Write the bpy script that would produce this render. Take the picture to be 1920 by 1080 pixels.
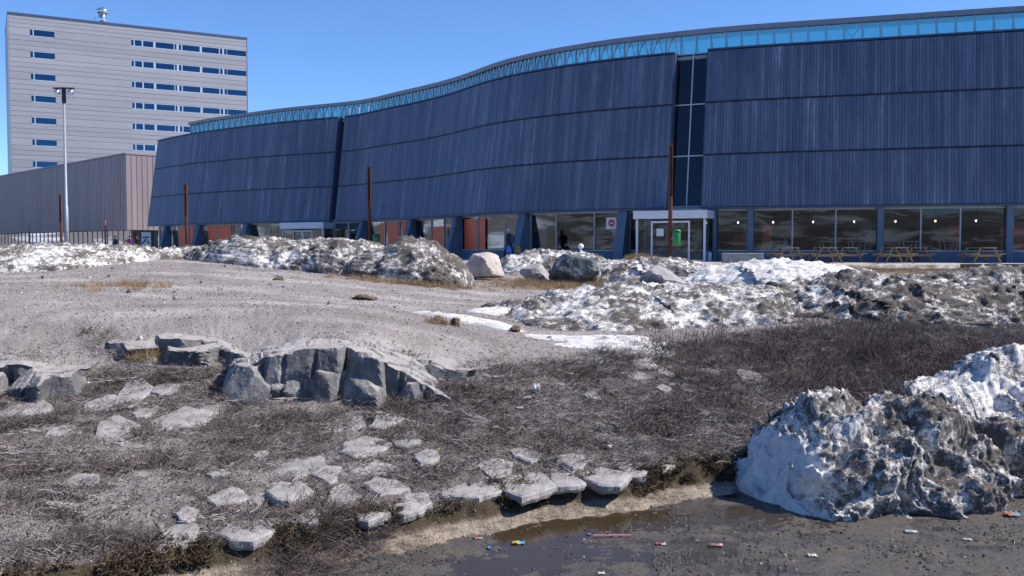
import bpy, math, random
import numpy as np
from mathutils import Matrix, Vector

for o in list(bpy.data.objects):
    bpy.data.objects.remove(o, do_unlink=True)
SC = bpy.context.scene
COL = SC.collection
rad = math.radians

# ------------------------------------------------------------------ camera
F = 1760.0                      # focal length in photo pixels (1920 wide)
EYE = np.array([0.0, 0.0, 2.4])
PITCH = math.atan(78.0 / F)
cam = bpy.data.cameras.new("camera")
cam.sensor_width = 36.0
cam.lens = 36.0 * F / 1920.0
cam.clip_start = 0.1
cam.clip_end = 6000.0
camo = bpy.data.objects.new("camera", cam)
COL.objects.link(camo)
camo.location = EYE
camo.rotation_euler = (math.pi / 2 - PITCH, 0, 0)
SC.camera = camo

# ------------------------------------------------------------------ light
SUN_EL = rad(46)
SUN_AZ = math.atan2(0.72, -0.02)            # angle from +Y towards +X
SUN_DIR = Vector((math.sin(SUN_AZ) * math.cos(SUN_EL), math.cos(SUN_AZ) * math.cos(SUN_EL), math.sin(SUN_EL)))
W = bpy.data.worlds.new("World")
SC.world = W
W.use_nodes = True
nt = W.node_tree
nt.nodes.clear()
sky = nt.nodes.new("ShaderNodeTexSky")
sky.sky_type = 'NISHITA'
sky.sun_disc = False
sky.sun_elevation = SUN_EL
sky.sun_rotation = SUN_AZ
sky.altitude = 0
sky.air_density = 0.7
sky.dust_density = 0.0
sky.ozone_density = 10.0
bg = nt.nodes.new("ShaderNodeBackground")
bg.inputs['Strength'].default_value = 0.143
wo = nt.nodes.new("ShaderNodeOutputWorld")
nt.links.new(sky.outputs[0], bg.inputs[0])
nt.links.new(bg.outputs[0], wo.inputs[0])
sl = bpy.data.lights.new("sun", 'SUN')
sl.energy = 5.0
sl.angle = rad(0.53)
sl.color = (1.0, 0.93, 0.85)
so = bpy.data.objects.new("sun", sl)
COL.objects.link(so)
so.rotation_euler = SUN_DIR.to_track_quat('Z', 'Y').to_euler()
so.location = (60, 5, 60)

vs = SC.view_settings
vs.view_transform = 'Standard'
vs.look = 'None'
vs.exposure = 0.5
vs.gamma = 1.0
vs.use_curve_mapping = False
SC.render.engine = 'CYCLES'
SC.cycles.use_denoising = True
SC.cycles.max_bounces = 8
SC.cycles.transparent_max_bounces = 16
SC.cycles.caustics_reflective = False
SC.cycles.caustics_refractive = False

# ------------------------------------------------------------------ photo <-> world helpers
_fw = np.array([0, math.cos(PITCH), -math.sin(PITCH)])
_up = np.array([0, math.sin(PITCH), math.cos(PITCH)])


def ray(px, py):
    return _fw + np.array([(px - 960) / F, 0, 0]) + _up * ((540 - py) / F)


def PY(px, py, Y):
    d = ray(px, py)
    return EYE + d * (Y / d[1])


def PZ(px, py, z):
    d = ray(px, py)
    return EYE + d * ((z - EYE[2]) / d[2])


# ------------------------------------------------------------------ noise (numpy gradient noise)
_rg = np.random.RandomState(7)
_G = _rg.normal(size=(1024, 3))
_G /= np.linalg.norm(_G, axis=1)[:, None]


def perlin(p, seed=0):
    p = np.asarray(p, dtype=np.float64)
    i0 = np.floor(p).astype(np.int64)
    f = p - i0
    u = f * f * f * (f * (f * 6 - 15) + 10)
    out = np.zeros(len(p))
    for dx in (0, 1):
        wx = u[:, 0] if dx else 1 - u[:, 0]
        for dy in (0, 1):
            wy = u[:, 1] if dy else 1 - u[:, 1]
            for dz in (0, 1):
                wz = u[:, 2] if dz else 1 - u[:, 2]
                h = ((i0[:, 0] + dx) * 73856093) ^ ((i0[:, 1] + dy) * 19349663) ^ ((i0[:, 2] + dz) * 83492791) ^ (seed * 2654435)
                h = (h ^ (h >> 13)) * 1274126177
                g = _G[(h ^ (h >> 16)) & 1023]
                out += wx * wy * wz * (g[:, 0] * (f[:, 0] - dx) + g[:, 1] * (f[:, 1] - dy) + g[:, 2] * (f[:, 2] - dz))
    return out * 1.5


def fbm(p, sc, oct=4, seed=0, gain=0.5, ridge=False):
    p = np.asarray(p, dtype=np.float64) * sc
    a, s = 1.0, np.zeros(len(p))
    for k in range(oct):
        n = perlin(p + 17.3 * k, seed + k)
        s += a * (1 - 2 * np.abs(n) if ridge else n)
        p = p * 2.03
        a *= gain
    return s


def smooth(a, b, x):
    t = np.clip((x - a) / (b - a), 0, 1)
    return t * t * (3 - 2 * t)


# ------------------------------------------------------------------ object helpers
WM = {}


def link(o, parent=None, M=None):
    M = M if M is not None else Matrix.Identity(4)
    COL.objects.link(o)
    if parent is not None:
        o.parent = parent
        o.matrix_parent_inverse = WM[parent.name].inverted()
    o.matrix_basis = M
    WM[o.name] = M.copy()
    return o


def tag(o, label=None, cat=None, group=None, kind=None):
    if label: o['label'] = label
    if cat: o['category'] = cat
    if group: o['group'] = group
    if kind or cat: o['kind'] = kind or 'thing'
    return o


def thing(name, label, cat, loc=(0, 0, 0), group=None, kind=None, rz=0.0):
    o = bpy.data.objects.new(name, None)
    o.empty_display_size = 0.2
    link(o, None, Matrix.Translation(Vector(loc)) @ Matrix.Rotation(rz, 4, 'Z'))
    return tag(o, label, cat, group, kind)


def npmesh(name, V, Fc, mats=(), smooth_shade=False, mat_idx=None):
    me = bpy.data.meshes.new(name)
    V = np.asarray(V, dtype=np.float32)
    if isinstance(Fc, np.ndarray):
        n, k = Fc.shape
        me.vertices.add(len(V))
        me.vertices.foreach_set('co', V.ravel())
        me.loops.add(n * k)
        me.loops.foreach_set('vertex_index', Fc.astype(np.int32).ravel())
        me.polygons.add(n)
        me.polygons.foreach_set('loop_start', np.arange(0, n * k, k, dtype=np.int32))
        try:
            me.polygons.foreach_set('loop_total', np.full(n, k, dtype=np.int32))
        except Exception:
            pass
        me.update(calc_edges=True)
    else:
        me.from_pydata([tuple(map(float, v)) for v in V], [], Fc)
        me.update()
    for m in mats:
        me.materials.append(m)
    if mat_idx is not None:
        me.polygons.foreach_set('material_index', np.asarray(mat_idx, dtype=np.int32))
    me.polygons.foreach_set('use_smooth', np.full(len(me.polygons), bool(smooth_shade)))
    return me


def attr(me, name, vals, domain='POINT'):
    a = me.attributes.new(name, 'FLOAT', domain)
    a.data.foreach_set('value', np.asarray(vals, dtype=np.float32))


class MB:
    def __init__(s):
        s.v, s.f, s.m = [], [], []

    def add(s, vs, fs, m=0):
        b = len(s.v)
        s.v += [tuple(map(float, v)) for v in vs]
        s.f += [tuple(i + b for i in f) for f in fs]
        s.m += [m] * len(fs)

    def hexa(s, c, m=0):       # 8 corners: bottom 0-3 ccw, top 4-7 ccw
        s.add(c, [(3, 2, 1, 0), (4, 5, 6, 7), (0, 1, 5, 4), (1, 2, 6, 5), (2, 3, 7, 6), (3, 0, 4, 7)], m)

    def box(s, x0, x1, y0, y1, z0, z1, M=None, m=0):
        c = [(x0, y0, z0), (x1, y0, z0), (x1, y1, z0), (x0, y1, z0), (x0, y0, z1), (x1, y0, z1), (x1, y1, z1), (x0, y1, z1)]
        if M is not None:
            c = [M @ Vector(p) for p in c]
        s.hexa(c, m)

    def bbox(s, x0, x1, y0, y1, z0, z1, b=0.01, M=None, m=0):    # box with chamfered edges
        X, Y, Z = (x0, x1), (y0, y1), (z0, z1)
        vs, idx = [], {}
        for i in (0, 1):
            for j in (0, 1):
                for k in (0, 1):
                    sx, sy, sz = (b if i == 0 else -b), (b if j == 0 else -b), (b if k == 0 else -b)
                    for a, p in enumerate(((X[i], Y[j] + sy, Z[k] + sz), (X[i] + sx, Y[j], Z[k] + sz), (X[i] + sx, Y[j] + sy, Z[k]))):
                        idx[(i, j, k, a)] = len(vs)
                        vs.append(M @ Vector(p) if M is not None else p)
        fs = []
        for i in (0, 1):
            q = [idx[(i, 0, 0, 0)], idx[(i, 1, 0, 0)], idx[(i, 1, 1, 0)], idx[(i, 0, 1, 0)]]
            fs.append(q if i else q[::-1])
            q = [idx[(0, i, 0, 1)], idx[(1, i, 0, 1)], idx[(1, i, 1, 1)], idx[(0, i, 1, 1)]]
            fs.append(q[::-1] if i else q)
            q = [idx[(0, 0, i, 2)], idx[(1, 0, i, 2)], idx[(1, 1, i, 2)], idx[(0, 1, i, 2)]]
            fs.append(q if i else q[::-1])
        for i in (0, 1):
            for j in (0, 1):
                fs.append([idx[(i, j, 0, 0)], idx[(i, j, 1, 0)], idx[(i, j, 1, 1)], idx[(i, j, 0, 1)]])
                fs.append([idx[(i, 0, j, 0)], idx[(i, 1, j, 0)], idx[(i, 1, j, 2)], idx[(i, 0, j, 2)]])
                fs.append([idx[(0, i, j, 1)], idx[(1, i, j, 1)], idx[(1, i, j, 2)], idx[(0, i, j, 2)]])
        for i in (0, 1):
            for j in (0, 1):
                for k in (0, 1):
                    fs.append([idx[(i, j, k, 0)], idx[(i, j, k, 1)], idx[(i, j, k, 2)]])
        s.add(vs, fs, m)

    def tube(s, pts, rs, n=8, m=0, cap=True):
        pts = [Vector(p) for p in pts]
        if not hasattr(rs, '__len__'):
            rs = [rs] * len(pts)
        rings = []
        for i, p in enumerate(pts):
            t = (pts[min(i + 1, len(pts) - 1)] - pts[max(i - 1, 0)]).normalized()
            a = Vector((0, 0, 1)) if abs(t.z) < .9 else Vector((1, 0, 0))
            u = t.cross(a).normalized()
            w = t.cross(u)
            rings.append([p + (u * math.cos(2 * math.pi * k / n) + w * math.sin(2 * math.pi * k / n)) * rs[i] for k in range(n)])
        vs = [v for r in rings for v in r]
        fs = []
        for i in range(len(pts) - 1):
            for k in range(n):
                fs.append((i * n + k, i * n + (k + 1) % n, (i + 1) * n + (k + 1) % n, (i + 1) * n + k))
        if cap:
            fs.append(tuple(range(n - 1, -1, -1)))
            fs.append(tuple(range((len(pts) - 1) * n, len(pts) * n)))
        s.add(vs, fs, m)

    def bar(s, a, b, w, t, m=0, up=(0, 0, 1)):      # rectangular bar from a to b
        a, b = Vector(a), Vector(b)
        d = (b - a).normalized()
        u = d.cross(Vector(up))
        if u.length < 1e-4:
            u = d.cross(Vector((1, 0, 0)))
        u = u.normalized() * w / 2
        v = u.cross(d).normalized() * t / 2
        s.hexa([a - u - v, a + u - v, a + u + v, a - u + v, b - u - v, b + u - v, b + u + v, b - u + v], m)

    def lathe(s, prof, n=16, c=(0, 0, 0), m=0):
        vs = [(c[0] + r * math.cos(2 * math.pi * k / n), c[1] + r * math.sin(2 * math.pi * k / n), c[2] + z) for r, z in prof for k in range(n)]
        fs = []
        for i in range(len(prof) - 1):
            for k in range(n):
                fs.append((i * n + k, i * n + (k + 1) % n, (i + 1) * n + (k + 1) % n, (i + 1) * n + k))
        fs.append(tuple(range(n - 1, -1, -1)))
        fs.append(tuple(range((len(prof) - 1) * n, len(prof) * n)))
        s.add(vs, fs, m)

    def mesh(s, name, mats, smooth_shade=False):
        mats = mats if isinstance(mats, (list, tuple)) else [mats]
        return npmesh(name, s.v, s.f, mats, smooth_shade, s.m)

    def build(s, name, mats, parent=None, M=None, smooth_shade=False):
        return link(bpy.data.objects.new(name, s.mesh(name, mats, smooth_shade)), parent, M)


def inst(name, me, parent=None, M=None):
    return link(bpy.data.objects.new(name, me), parent, M)


# ------------------------------------------------------------------ materials
class NT:
    def __init__(s, name):
        s.mat = bpy.data.materials.new(name)
        s.mat.use_nodes = True
        s.t = s.mat.node_tree
        s.t.nodes.clear()
        s.out = s.n("ShaderNodeOutputMaterial")
        s._co = None

    def n(s, ty, **kw):
        nd = s.t.nodes.new(ty)
        for k, v in kw.items():
            setattr(nd, k, v)
        return nd

    def L(s, a, b):
        s.t.links.new(a, b)

    def put(s, sock, v):
        if v is None:
            return
        if hasattr(v, 'is_linked') or isinstance(v, bpy.types.NodeSocket):
            s.L(v, sock)
        elif isinstance(v, (tuple, list)) and len(v) == 3 and sock.type == 'RGBA':
            sock.default_value = (*v, 1)
        else:
            sock.default_value = v

    def co(s, which='Object'):
        return s.n("ShaderNodeTexCoord").outputs[which]

    def mapping(s, vec, scale=(1, 1, 1), rot=(0, 0, 0)):
        m = s.n("ShaderNodeMapping")
        m.inputs['Scale'].default_value = scale
        m.inputs['Rotation'].default_value = rot
        s.L(vec, m.inputs['Vector'])
        return m.outputs[0]

    def noise(s, sc, detail=4, rough=.55, vec=None, dist=0, col=False):
        nd = s.n("ShaderNodeTexNoise")
        nd.inputs['Scale'].default_value = sc
        nd.inputs['Detail'].default_value = detail
        nd.inputs['Roughness'].default_value = rough
        nd.inputs['Distortion'].default_value = dist
        s.L(vec if vec is not None else s.co(), nd.inputs['Vector'])
        return nd.outputs['Color' if col else 'Fac']

    def voro(s, sc, vec=None, feature='F1', out='Distance', rnd=1.0):
        nd = s.n("ShaderNodeTexVoronoi", feature=feature)
        nd.inputs['Scale'].default_value = sc
        nd.inputs['Randomness'].default_value = rnd
        s.L(vec if vec is not None else s.co(), nd.inputs['Vector'])
        return nd.outputs[out]

    def attr(s, name):
        nd = s.n("ShaderNodeAttribute")
        nd.attribute_name = name
        return nd.outputs['Fac']

    def rnd(s):
        return s.n("ShaderNodeObjectInfo").outputs['Random']

    def math(s, op, a, b=None, c=None, clamp=False):
        nd = s.n("ShaderNodeMath", operation=op, use_clamp=clamp)
        s.put(nd.inputs[0], a)
        if b is not None: s.put(nd.inputs[1], b)
        if c is not None: s.put(nd.inputs[2], c)
        return nd.outputs[0]

    def rng(s, v, a, b, c=0., d=1., sm=False):
        nd = s.n("ShaderNodeMapRange", interpolation_type='SMOOTHSTEP' if sm else 'LINEAR')
        s.L(v, nd.inputs[0])
        for k, q in enumerate((a, b, c, d)):
            nd.inputs[k + 1].default_value = q
        return nd.outputs[0]

    def ramp(s, v, stops, interp='LINEAR'):
        nd = s.n("ShaderNodeValToRGB")
        cr = nd.color_ramp
        cr.interpolation = interp
        while len(cr.elements) < len(stops):
            cr.elements.new(.5)
        for e, (p, c) in zip(cr.elements, stops):
            e.position = p
            e.color = (*c, 1)
        s.L(v, nd.inputs[0])
        return nd.outputs[0]

    def mix(s, f, a, b, blend='MIX'):
        nd = s.n("ShaderNodeMix", data_type='RGBA', blend_type=blend)
        s.put(nd.inputs[0], f)
        s.put(nd.inputs[6], a)
        s.put(nd.inputs[7], b)
        return nd.outputs[2]

    def bump(s, h, strength=.5, dist=.02, nrm=None):
        nd = s.n("ShaderNodeBump")
        nd.inputs['Strength'].default_value = strength
        nd.inputs['Distance'].default_value = dist
        s.L(h, nd.inputs['Height'])
        if nrm is not None:
            s.L(nrm, nd.inputs['Normal'])
        return nd.outputs[0]

    def pbr(s, col, rough=.8, metal=0, spec=None, nrm=None, emis=None, estr=0, alpha=None, trans=None, sss=None):
        nd = s.n("ShaderNodeBsdfPrincipled")
        s.put(nd.inputs['Base Color'], col)
        s.put(nd.inputs['Roughness'], rough)
        s.put(nd.inputs['Metallic'], metal)
        if spec is not None: s.put(nd.inputs['Specular IOR Level'], spec)
        if nrm is not None: s.L(nrm, nd.inputs['Normal'])
        if emis is not None:
            s.put(nd.inputs['Emission Color'], emis)
            nd.inputs['Emission Strength'].default_value = estr
        if alpha is not None: s.put(nd.inputs['Alpha'], alpha)
        if sss is not None:
            nd.inputs['Subsurface Weight'].default_value = sss
            nd.inputs['Subsurface Radius'].default_value = (.05, .06, .08)
            nd.inputs['Subsurface Scale'].default_value = .5
        return nd.outputs[0]

    def done(s, sh):
        s.L(sh, s.out.inputs['Surface'])
        return s.mat


def simple(name, col, rough=.7, metal=0, var=.12, sc=6, bump=0.0, spec=None):
    m = NT(name)
    n = m.noise(sc, 5)
    dark = tuple(c * (1 - var) for c in col)
    lite = tuple(min(1, c * (1 + var)) for c in col)
    c = m.mix(m.rng(n, .3, .7), dark, lite)
    return m.done(m.pbr(c, rough, metal, spec=spec, nrm=m.bump(m.noise(sc * 8, 4), bump, .01) if bump else None))


def glass(name, tint, refl=(1, 1, 1), ior=1.5, rough=0.0, boost=1.0, add=0.0):
    m = NT(name)
    fr = m.n("ShaderNodeFresnel")
    fr.inputs['IOR'].default_value = ior
    f = m.math('MULTIPLY_ADD', fr.outputs[0], boost, add, clamp=True)
    tr = m.n("ShaderNodeBsdfTransparent")
    tr.inputs[0].default_value = (*tint, 1)
    gl = m.n("ShaderNodeBsdfGlossy")
    gl.inputs[0].default_value = (*refl, 1)
    gl.inputs['Roughness'].default_value = rough
    mx = m.n("ShaderNodeMixShader")
    m.L(f, mx.inputs[0])
    m.L(tr.outputs[0], mx.inputs[1])
    m.L(gl.outputs[0], mx.inputs[2])
    return m.done(mx.outputs[0])


def mk_facade():
    m = NT("dark_timber_cladding")
    r = m.math('FRACT', m.math('ADD', m.math('ADD', m.attr('rnd'), m.rnd()), m.math('MULTIPLY', m.attr('rnd'), 7.31)))
    g = m.n("ShaderNodeNewGeometry").outputs['Position']
    v = m.mapping(g, (1, 1, .07))
    n = m.noise(1.3, 6, .65, v)
    n2 = m.noise(9, 4, .6, v)
    s = m.math('ADD', m.math('MULTIPLY', n, .75), m.math('ADD', m.math('MULTIPLY', r, .19), m.math('MULTIPLY', n2, .28)))
    c = m.ramp(m.rng(s, .38, .88), [(0, (.056, .084, .142)), (.42, (.088, .122, .198)), (.72, (.135, .175, .26)), (1, (.27, .32, .41))])
    return m.done(m.pbr(c, m.rng(n, .3, .7, .42, .62), spec=.35))


def mk_rock(name, a, b, c, sc=3.0, stain=.35, top_pale=0.0):
    m = NT(name)
    n = m.noise(sc, 7, .62)
    col = m.ramp(m.rng(n, .3, .72), [(0, a), (.5, b), (1, c)])
    sp = m.noise(sc * 22, 3, .6)
    col = m.mix(m.rng(sp, .52, .68, 0, .55), col, tuple(x * .45 for x in a))
    wv = m.noise(sc * .7, 4, .6, m.mapping(m.co(), (1, 1, .3)))
    col = m.mix(m.rng(wv, .56, .7, 0, stain), col, (.05, .05, .055))
    if top_pale:
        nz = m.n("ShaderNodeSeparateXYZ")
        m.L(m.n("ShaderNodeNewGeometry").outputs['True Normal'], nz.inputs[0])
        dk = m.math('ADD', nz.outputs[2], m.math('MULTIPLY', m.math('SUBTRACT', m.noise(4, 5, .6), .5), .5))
        col = m.mix(m.rng(dk, .72, .92, 0, top_pale, True), col, m.mix(sp, (.24, .22, .21), (.46, .43, .41)))  # upward faces are mixed towards a paler gravel tone
    h = m.math('ADD', m.noise(sc * 5, 6, .65), m.math('MULTIPLY', sp, .4))
    return m.done(m.pbr(col, .85, nrm=m.bump(h, .55, .03), spec=.25))


def mk_snow(name, dirt=.5, grain=14.0, blotch=1.6, wt=(.6, 1.05, .9)):
    m = NT(name)
    d = m.attr('dirt')
    n1 = m.noise(blotch, 6, .68, dist=.4)
    n2 = m.noise(grain, 5, .7)
    n3 = m.noise(grain * 5, 3, .7)
    s = m.math('ADD', m.math('MULTIPLY', n1, wt[0]), m.math('ADD', m.math('MULTIPLY', n2, wt[1]), m.math('MULTIPLY', n3, wt[2])))
    mean = .5 * sum(wt)
    s = m.math('ADD', s, d)
    f = m.rng(s, mean + .25 - dirt, mean + .6 - dirt, 0, 1, True)
    snow = m.mix(m.noise(5, 4), (.64, .635, .63), (.86, .855, .84))
    snow = m.mix(m.rng(m.math('ADD', n2, m.math('MULTIPLY', n3, .8)), .7, 1.1, 0, .75), snow, (.4, .375, .36))
    dc = m.mix(n3, (.028, .025, .023), (.15, .132, .118))
    c = m.mix(f, snow, dc)
    ro = m.rng(f, 0, 1, .55, .95)
    h = m.math('ADD', m.noise(grain * 1.4, 6, .7), m.math('MULTIPLY', n3, .6))
    return m.done(m.pbr(c, ro, nrm=m.bump(h, .5, .03), spec=.3))


def mk_ground():
    m = NT("gravelly_soil")
    he, se, br, pa = m.attr('heath'), m.attr('sediment'), m.attr('brown'), m.attr('pale')
    n1 = m.noise(1.1, 6, .6)
    n2 = m.noise(24, 5, .7)
    n3 = m.noise(95, 3, .7)
    vo = m.voro(55)
    g = m.math('ADD', m.math('MULTIPLY', n2, .5), m.math('MULTIPLY', n3, .6))
    grav = m.ramp(m.rng(g, .32, .78), [(0, (.14, .122, .115)), (.4, (.29, .262, .25)), (.75, (.4, .365, .35)), (1, (.56, .52, .5))])
    grav = m.mix(m.rng(n1, .4, .66, 0, .6), grav, (.19, .17, .16))
    grav = m.mix(m.rng(m.noise(.33, 5, .62, m.mapping(m.co(), (1, 2.2, 1))), .5, .66, 0, .5), grav, (.16, .142, .132))
    grav = m.mix(m.rng(m.voro(7), .0, .16, .55, 0), grav, (.12, .105, .095))
    soil = m.ramp(m.rng(g, .35, .75), [(0, (.045, .038, .034)), (.5, (.13, .112, .105)), (1, (.3, .272, .262))])
    hmask = m.rng(m.math('ADD', he, m.math('MULTIPLY', m.math('SUBTRACT', n1, .5), .9)), .35, .75, 0, 1, True)
    c = m.mix(hmask, grav, soil)
    c = m.mix(m.math('MULTIPLY', pa, m.rng(n2, .3, .6, .4, 1)), c, (.5, .475, .455))
    brn = m.mix(n2, (.12, .085, .055), (.3, .225, .16))
    bm = m.rng(m.math('ADD', br, m.math('MULTIPLY', m.math('SUBTRACT', n1, .5), .8)), .4, .8, 0, 1, True)
    c = m.mix(bm, c, brn)
    sed = m.mix(m.rng(m.math('ADD', m.math('MULTIPLY', n2, .5), m.math('MULTIPLY', m.noise(3.5, 6, .7), .6)), .42, .68), (.075, .055, .038), (.42, .35, .28))
    c = m.mix(m.rng(m.math('ADD', m.attr('turf'), m.math('MULTIPLY', m.math('SUBTRACT', n2, .5), .9)), .3, .7, 0, 1, True), c, m.mix(n3, (.025, .019, .012), (.1, .078, .05)))
    c = m.mix(se, c, sed)
    h = m.math('ADD', m.math('MULTIPLY', n2, 1.0), m.math('ADD', m.math('MULTIPLY', n3, .5), m.math('MULTIPLY', vo, -.4)))
    return m.done(m.pbr(c, .93, nrm=m.bump(h, .8, .035), spec=.2))


def mk_road():
    m = NT("wet_silty_asphalt")
    n1 = m.noise(.9, 5, .6)
    n2 = m.noise(45, 5, .75)
    n3 = m.noise(150, 3, .7)
    n4 = m.noise(5, 5, .65)
    w = m.rng(m.math('ADD', m.math('MULTIPLY', n1, .6), m.math('MULTIPLY', n4, .4)), .42, .58, 0, 1, True)
    base = m.mix(m.rng(n2, .3, .7), (.022, .02, .019), (.1, .092, .085))
    silt = m.mix(m.rng(n2, .3, .7), (.045, .036, .026), (.17, .14, .105))
    c = m.mix(m.rng(m.math('ADD', m.math('MULTIPLY', m.noise(1.3, 5), .6), m.math('MULTIPLY', n4, .4)), .44, .6, 0, .85), base, silt)
    c = m.mix(m.rng(n3, .6, .7, 0, .7), c, (.26, .24, .22))
    c = m.mix(m.rng(w, 0, .6, .45, 0), c, (.02, .017, .014))
    h = m.math('ADD', m.math('MULTIPLY', n2, 1.0), m.math('ADD', m.math('MULTIPLY', n3, .6), m.math('MULTIPLY', n4, 1.2)))
    return m.done(m.pbr(c, m.rng(w, 0, 1, .14, .85), nrm=m.bump(h, .8, .02), spec=.5))


def mk_water():
    m = NT("shallow_meltwater")
    fr = m.n("ShaderNodeFresnel")
    fr.inputs['IOR'].default_value = 1.33
    b = m.bump(m.noise(14, 3), .06, .02)
    m.L(b, fr.inputs['Normal'])
    tr = m.n("ShaderNodeBsdfTransparent")
    tr.inputs[0].default_value = (.62, .5, .36, 1)
    gl = m.n("ShaderNodeBsdfGlossy")
    gl.inputs['Roughness'].default_value = .05
    m.L(b, gl.inputs['Normal'])
    df = m.n("ShaderNodeBsdfDiffuse")
    df.inputs[0].default_value = (.11, .085, .052, 1)
    m1 = m.n("ShaderNodeMixShader")
    m1.inputs[0].default_value = .3
    m.L(tr.outputs[0], m1.inputs[1]); m.L(df.outputs[0], m1.inputs[2])
    m2 = m.n("ShaderNodeMixShader")
    m.L(fr.outputs[0], m2.inputs[0]); m.L(m1.outputs[0], m2.inputs[1]); m.L(gl.outputs[0], m2.inputs[2])
    return m.done(m2.outputs[0])


def mk_random(name, stops, rough=.9, sc=30):
    m = NT(name)
    r = m.rnd()
    c = m.ramp(r, stops)
    n = m.noise(sc, 3)
    c = m.mix(m.rng(n, .3, .7, 0, .35), c, (.06, .05, .045))
    return m.done(m.pbr(c, rough, spec=.2))


def mk_metal_panel(name, a, b, axis='z', rough=.5, metal=.0, spec=.5):
    m = NT(name)
    g = m.n("ShaderNodeNewGeometry").outputs['Position']
    v = m.mapping(g, (1, 1, .08) if axis == 'z' else (.08, .08, 1))
    n = m.noise(1.6, 5, .6, v)
    s = m.math('ADD', m.math('MULTIPLY', n, .8), m.math('MULTIPLY', m.rnd(), .3))
    c = m.mix(m.rng(s, .3, .85), a, b)
    return m.done(m.pbr(c, rough, metal, spec=spec))


def mk_rust():
    m = NT("rusted_steel")
    n = m.noise(3, 6, .65, m.mapping(m.co(), (1, 1, .2)))
    c = m.ramp(m.rng(n, .3, .7), [(0, (.05, .024, .018)), (.5, (.11, .042, .028)), (1, (.19, .078, .045))])
    return m.done(m.pbr(c, .85, nrm=m.bump(m.noise(60, 3), .4, .005), spec=.25))


def mk_wood(name, a, b):
    m = NT(name)
    n = m.noise(3, 6, .6, m.mapping(m.co(), (1, 12, 12)))
    c = m.mix(m.rng(n, .3, .7), a, b)
    c = m.mix(m.math('MULTIPLY', m.rnd(), .3), c, (.2, .15, .1))
    return m.done(m.pbr(c, .75, spec=.25))


def emit(name, col, s):
    m = NT(name)
    e = m.n("ShaderNodeEmission")
    e.inputs[0].default_value = (*col, 1)
    e.inputs[1].default_value = s
    return m.done(e.outputs[0])


M_FAC = mk_facade()
M_BACK = simple("black_membrane", (.015, .018, .028), .8)
M_TRIM = simple("dark_blue_steel", (.06, .085, .15), .45, .0, .1, 2)
M_FASCIA = simple("blue_grey_fascia", (.2, .26, .36), .45, .0, .1, 2)
M_CLER = glass("blue_clerestory_glass", (.55, .84, .84), (.34, .68, .74), 1.5, 0.0, 1.0, .4)
M_STRUT = simple("white_painted_steel", (.78, .8, .8), .4, 0, .05)
M_WIN = glass("shop_window_glass", (.8, .85, .87), (.9, .95, 1.0), 1.5, 0.0, .75)
M_DARKGLASS = glass("dark_tinted_glass", (.18, .25, .36), (.8, .9, 1.0), 1.5, 0.0, 1.3)
M_CONC = simple("blue_grey_painted_concrete", (.10, .15, .225), .75, 0, .14, 1.5, .15)
M_SILL = simple("aluminium_sill", (.34, .37, .42), .4, .3)
M_WHITE = simple("white_lacquered_aluminium", (.66, .68, .72), .4, 0, .06)
M_RUST = mk_rust()
M_RED = simple("red_lacquered_panel", (.8, .11, .03), .4, 0, .08)
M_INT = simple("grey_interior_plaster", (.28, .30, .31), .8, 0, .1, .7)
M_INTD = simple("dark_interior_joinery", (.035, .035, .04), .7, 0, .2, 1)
M_FLOOR = simple("brown_interior_floor", (.12, .095, .075), .5, 0, .15, 2)
M_GALV = simple("galvanised_steel", (.26, .29, .33), .5, .2, .12, 5)
M_BLACK = simple("black_steel", (.02, .02, .024), .5)
M_CHROME = simple("polished_steel", (.7, .72, .74), .18, .9, .05)
M_TOWER = mk_metal_panel("silver_mauve_panel", (.275, .278, .312), (.365, .368, .405), 'x', .42, .0)
M_TWIN = glass("tower_window_glass", (.3, .4, .5), (.22, .5, .8), 1.5, 0.0, 1.2, .1)
M_TFRAME = simple("pale_blue_frame", (.42, .5, .58), .45)
M_LOW = mk_metal_panel("brown_mauve_seam_cladding", (.2, .165, .175), (.27, .225, .235), 'z', .5)
M_GREEN = simple("green_bin_plastic", (.012, .2, .05), .45, 0, .08)
M_WOOD = mk_wood("weathered_pine", (.26, .17, .09), (.42, .29, .16))
M_GRAN = mk_rock("grey_concrete", (.2, .2, .2), (.3, .3, .3), (.38, .37, .36), 6, .1)
M_PAVE = mk_rock("pale_terrace_concrete", (.33, .31, .29), (.42, .4, .38), (.5, .48, .46), 1.2, .1)
M_KERB = mk_rock("dark_kerb_stone", (.035, .03, .03), (.07, .06, .055), (.12, .1, .09), 6, .2)
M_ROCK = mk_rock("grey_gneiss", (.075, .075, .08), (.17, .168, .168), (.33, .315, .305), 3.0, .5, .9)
M_SLAB = mk_rock("pale_field_stone", (.2, .19, .185), (.32, .30, .29), (.46, .435, .42), 3.5, .25)
M_BEIGE = mk_rock("beige_boulder_stone", (.32, .28, .25), (.48, .43, .39), (.62, .56, .5), 2, .2)
M_DARKB = mk_rock("dark_lichened_stone", (.045, .055, .065), (.11, .125, .13), (.36, .37, .37), 2.2, .4)
M_GREYB = mk_rock("mauve_grey_stone", (.2, .19, .2), (.34, .32, .33), (.5, .47, .47), 2.5, .3)
M_SNOW = mk_snow("dirty_melting_snow", .335, 8, 2.6, (.9, .9, .6))
M_SNOWD = mk_snow("sooty_melting_snow", .46, 8, 2.6, (.9, .9, .65))
M_SNOWC = mk_snow("clean_granular_snow", .12)
M_SNOWN = mk_snow("near_dirty_snow", .42, 15, 3.2, (.8, 1.0, .7))
M_GROUND = mk_ground()
M_ROAD = mk_road()
M_WATER = mk_water()
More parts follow.
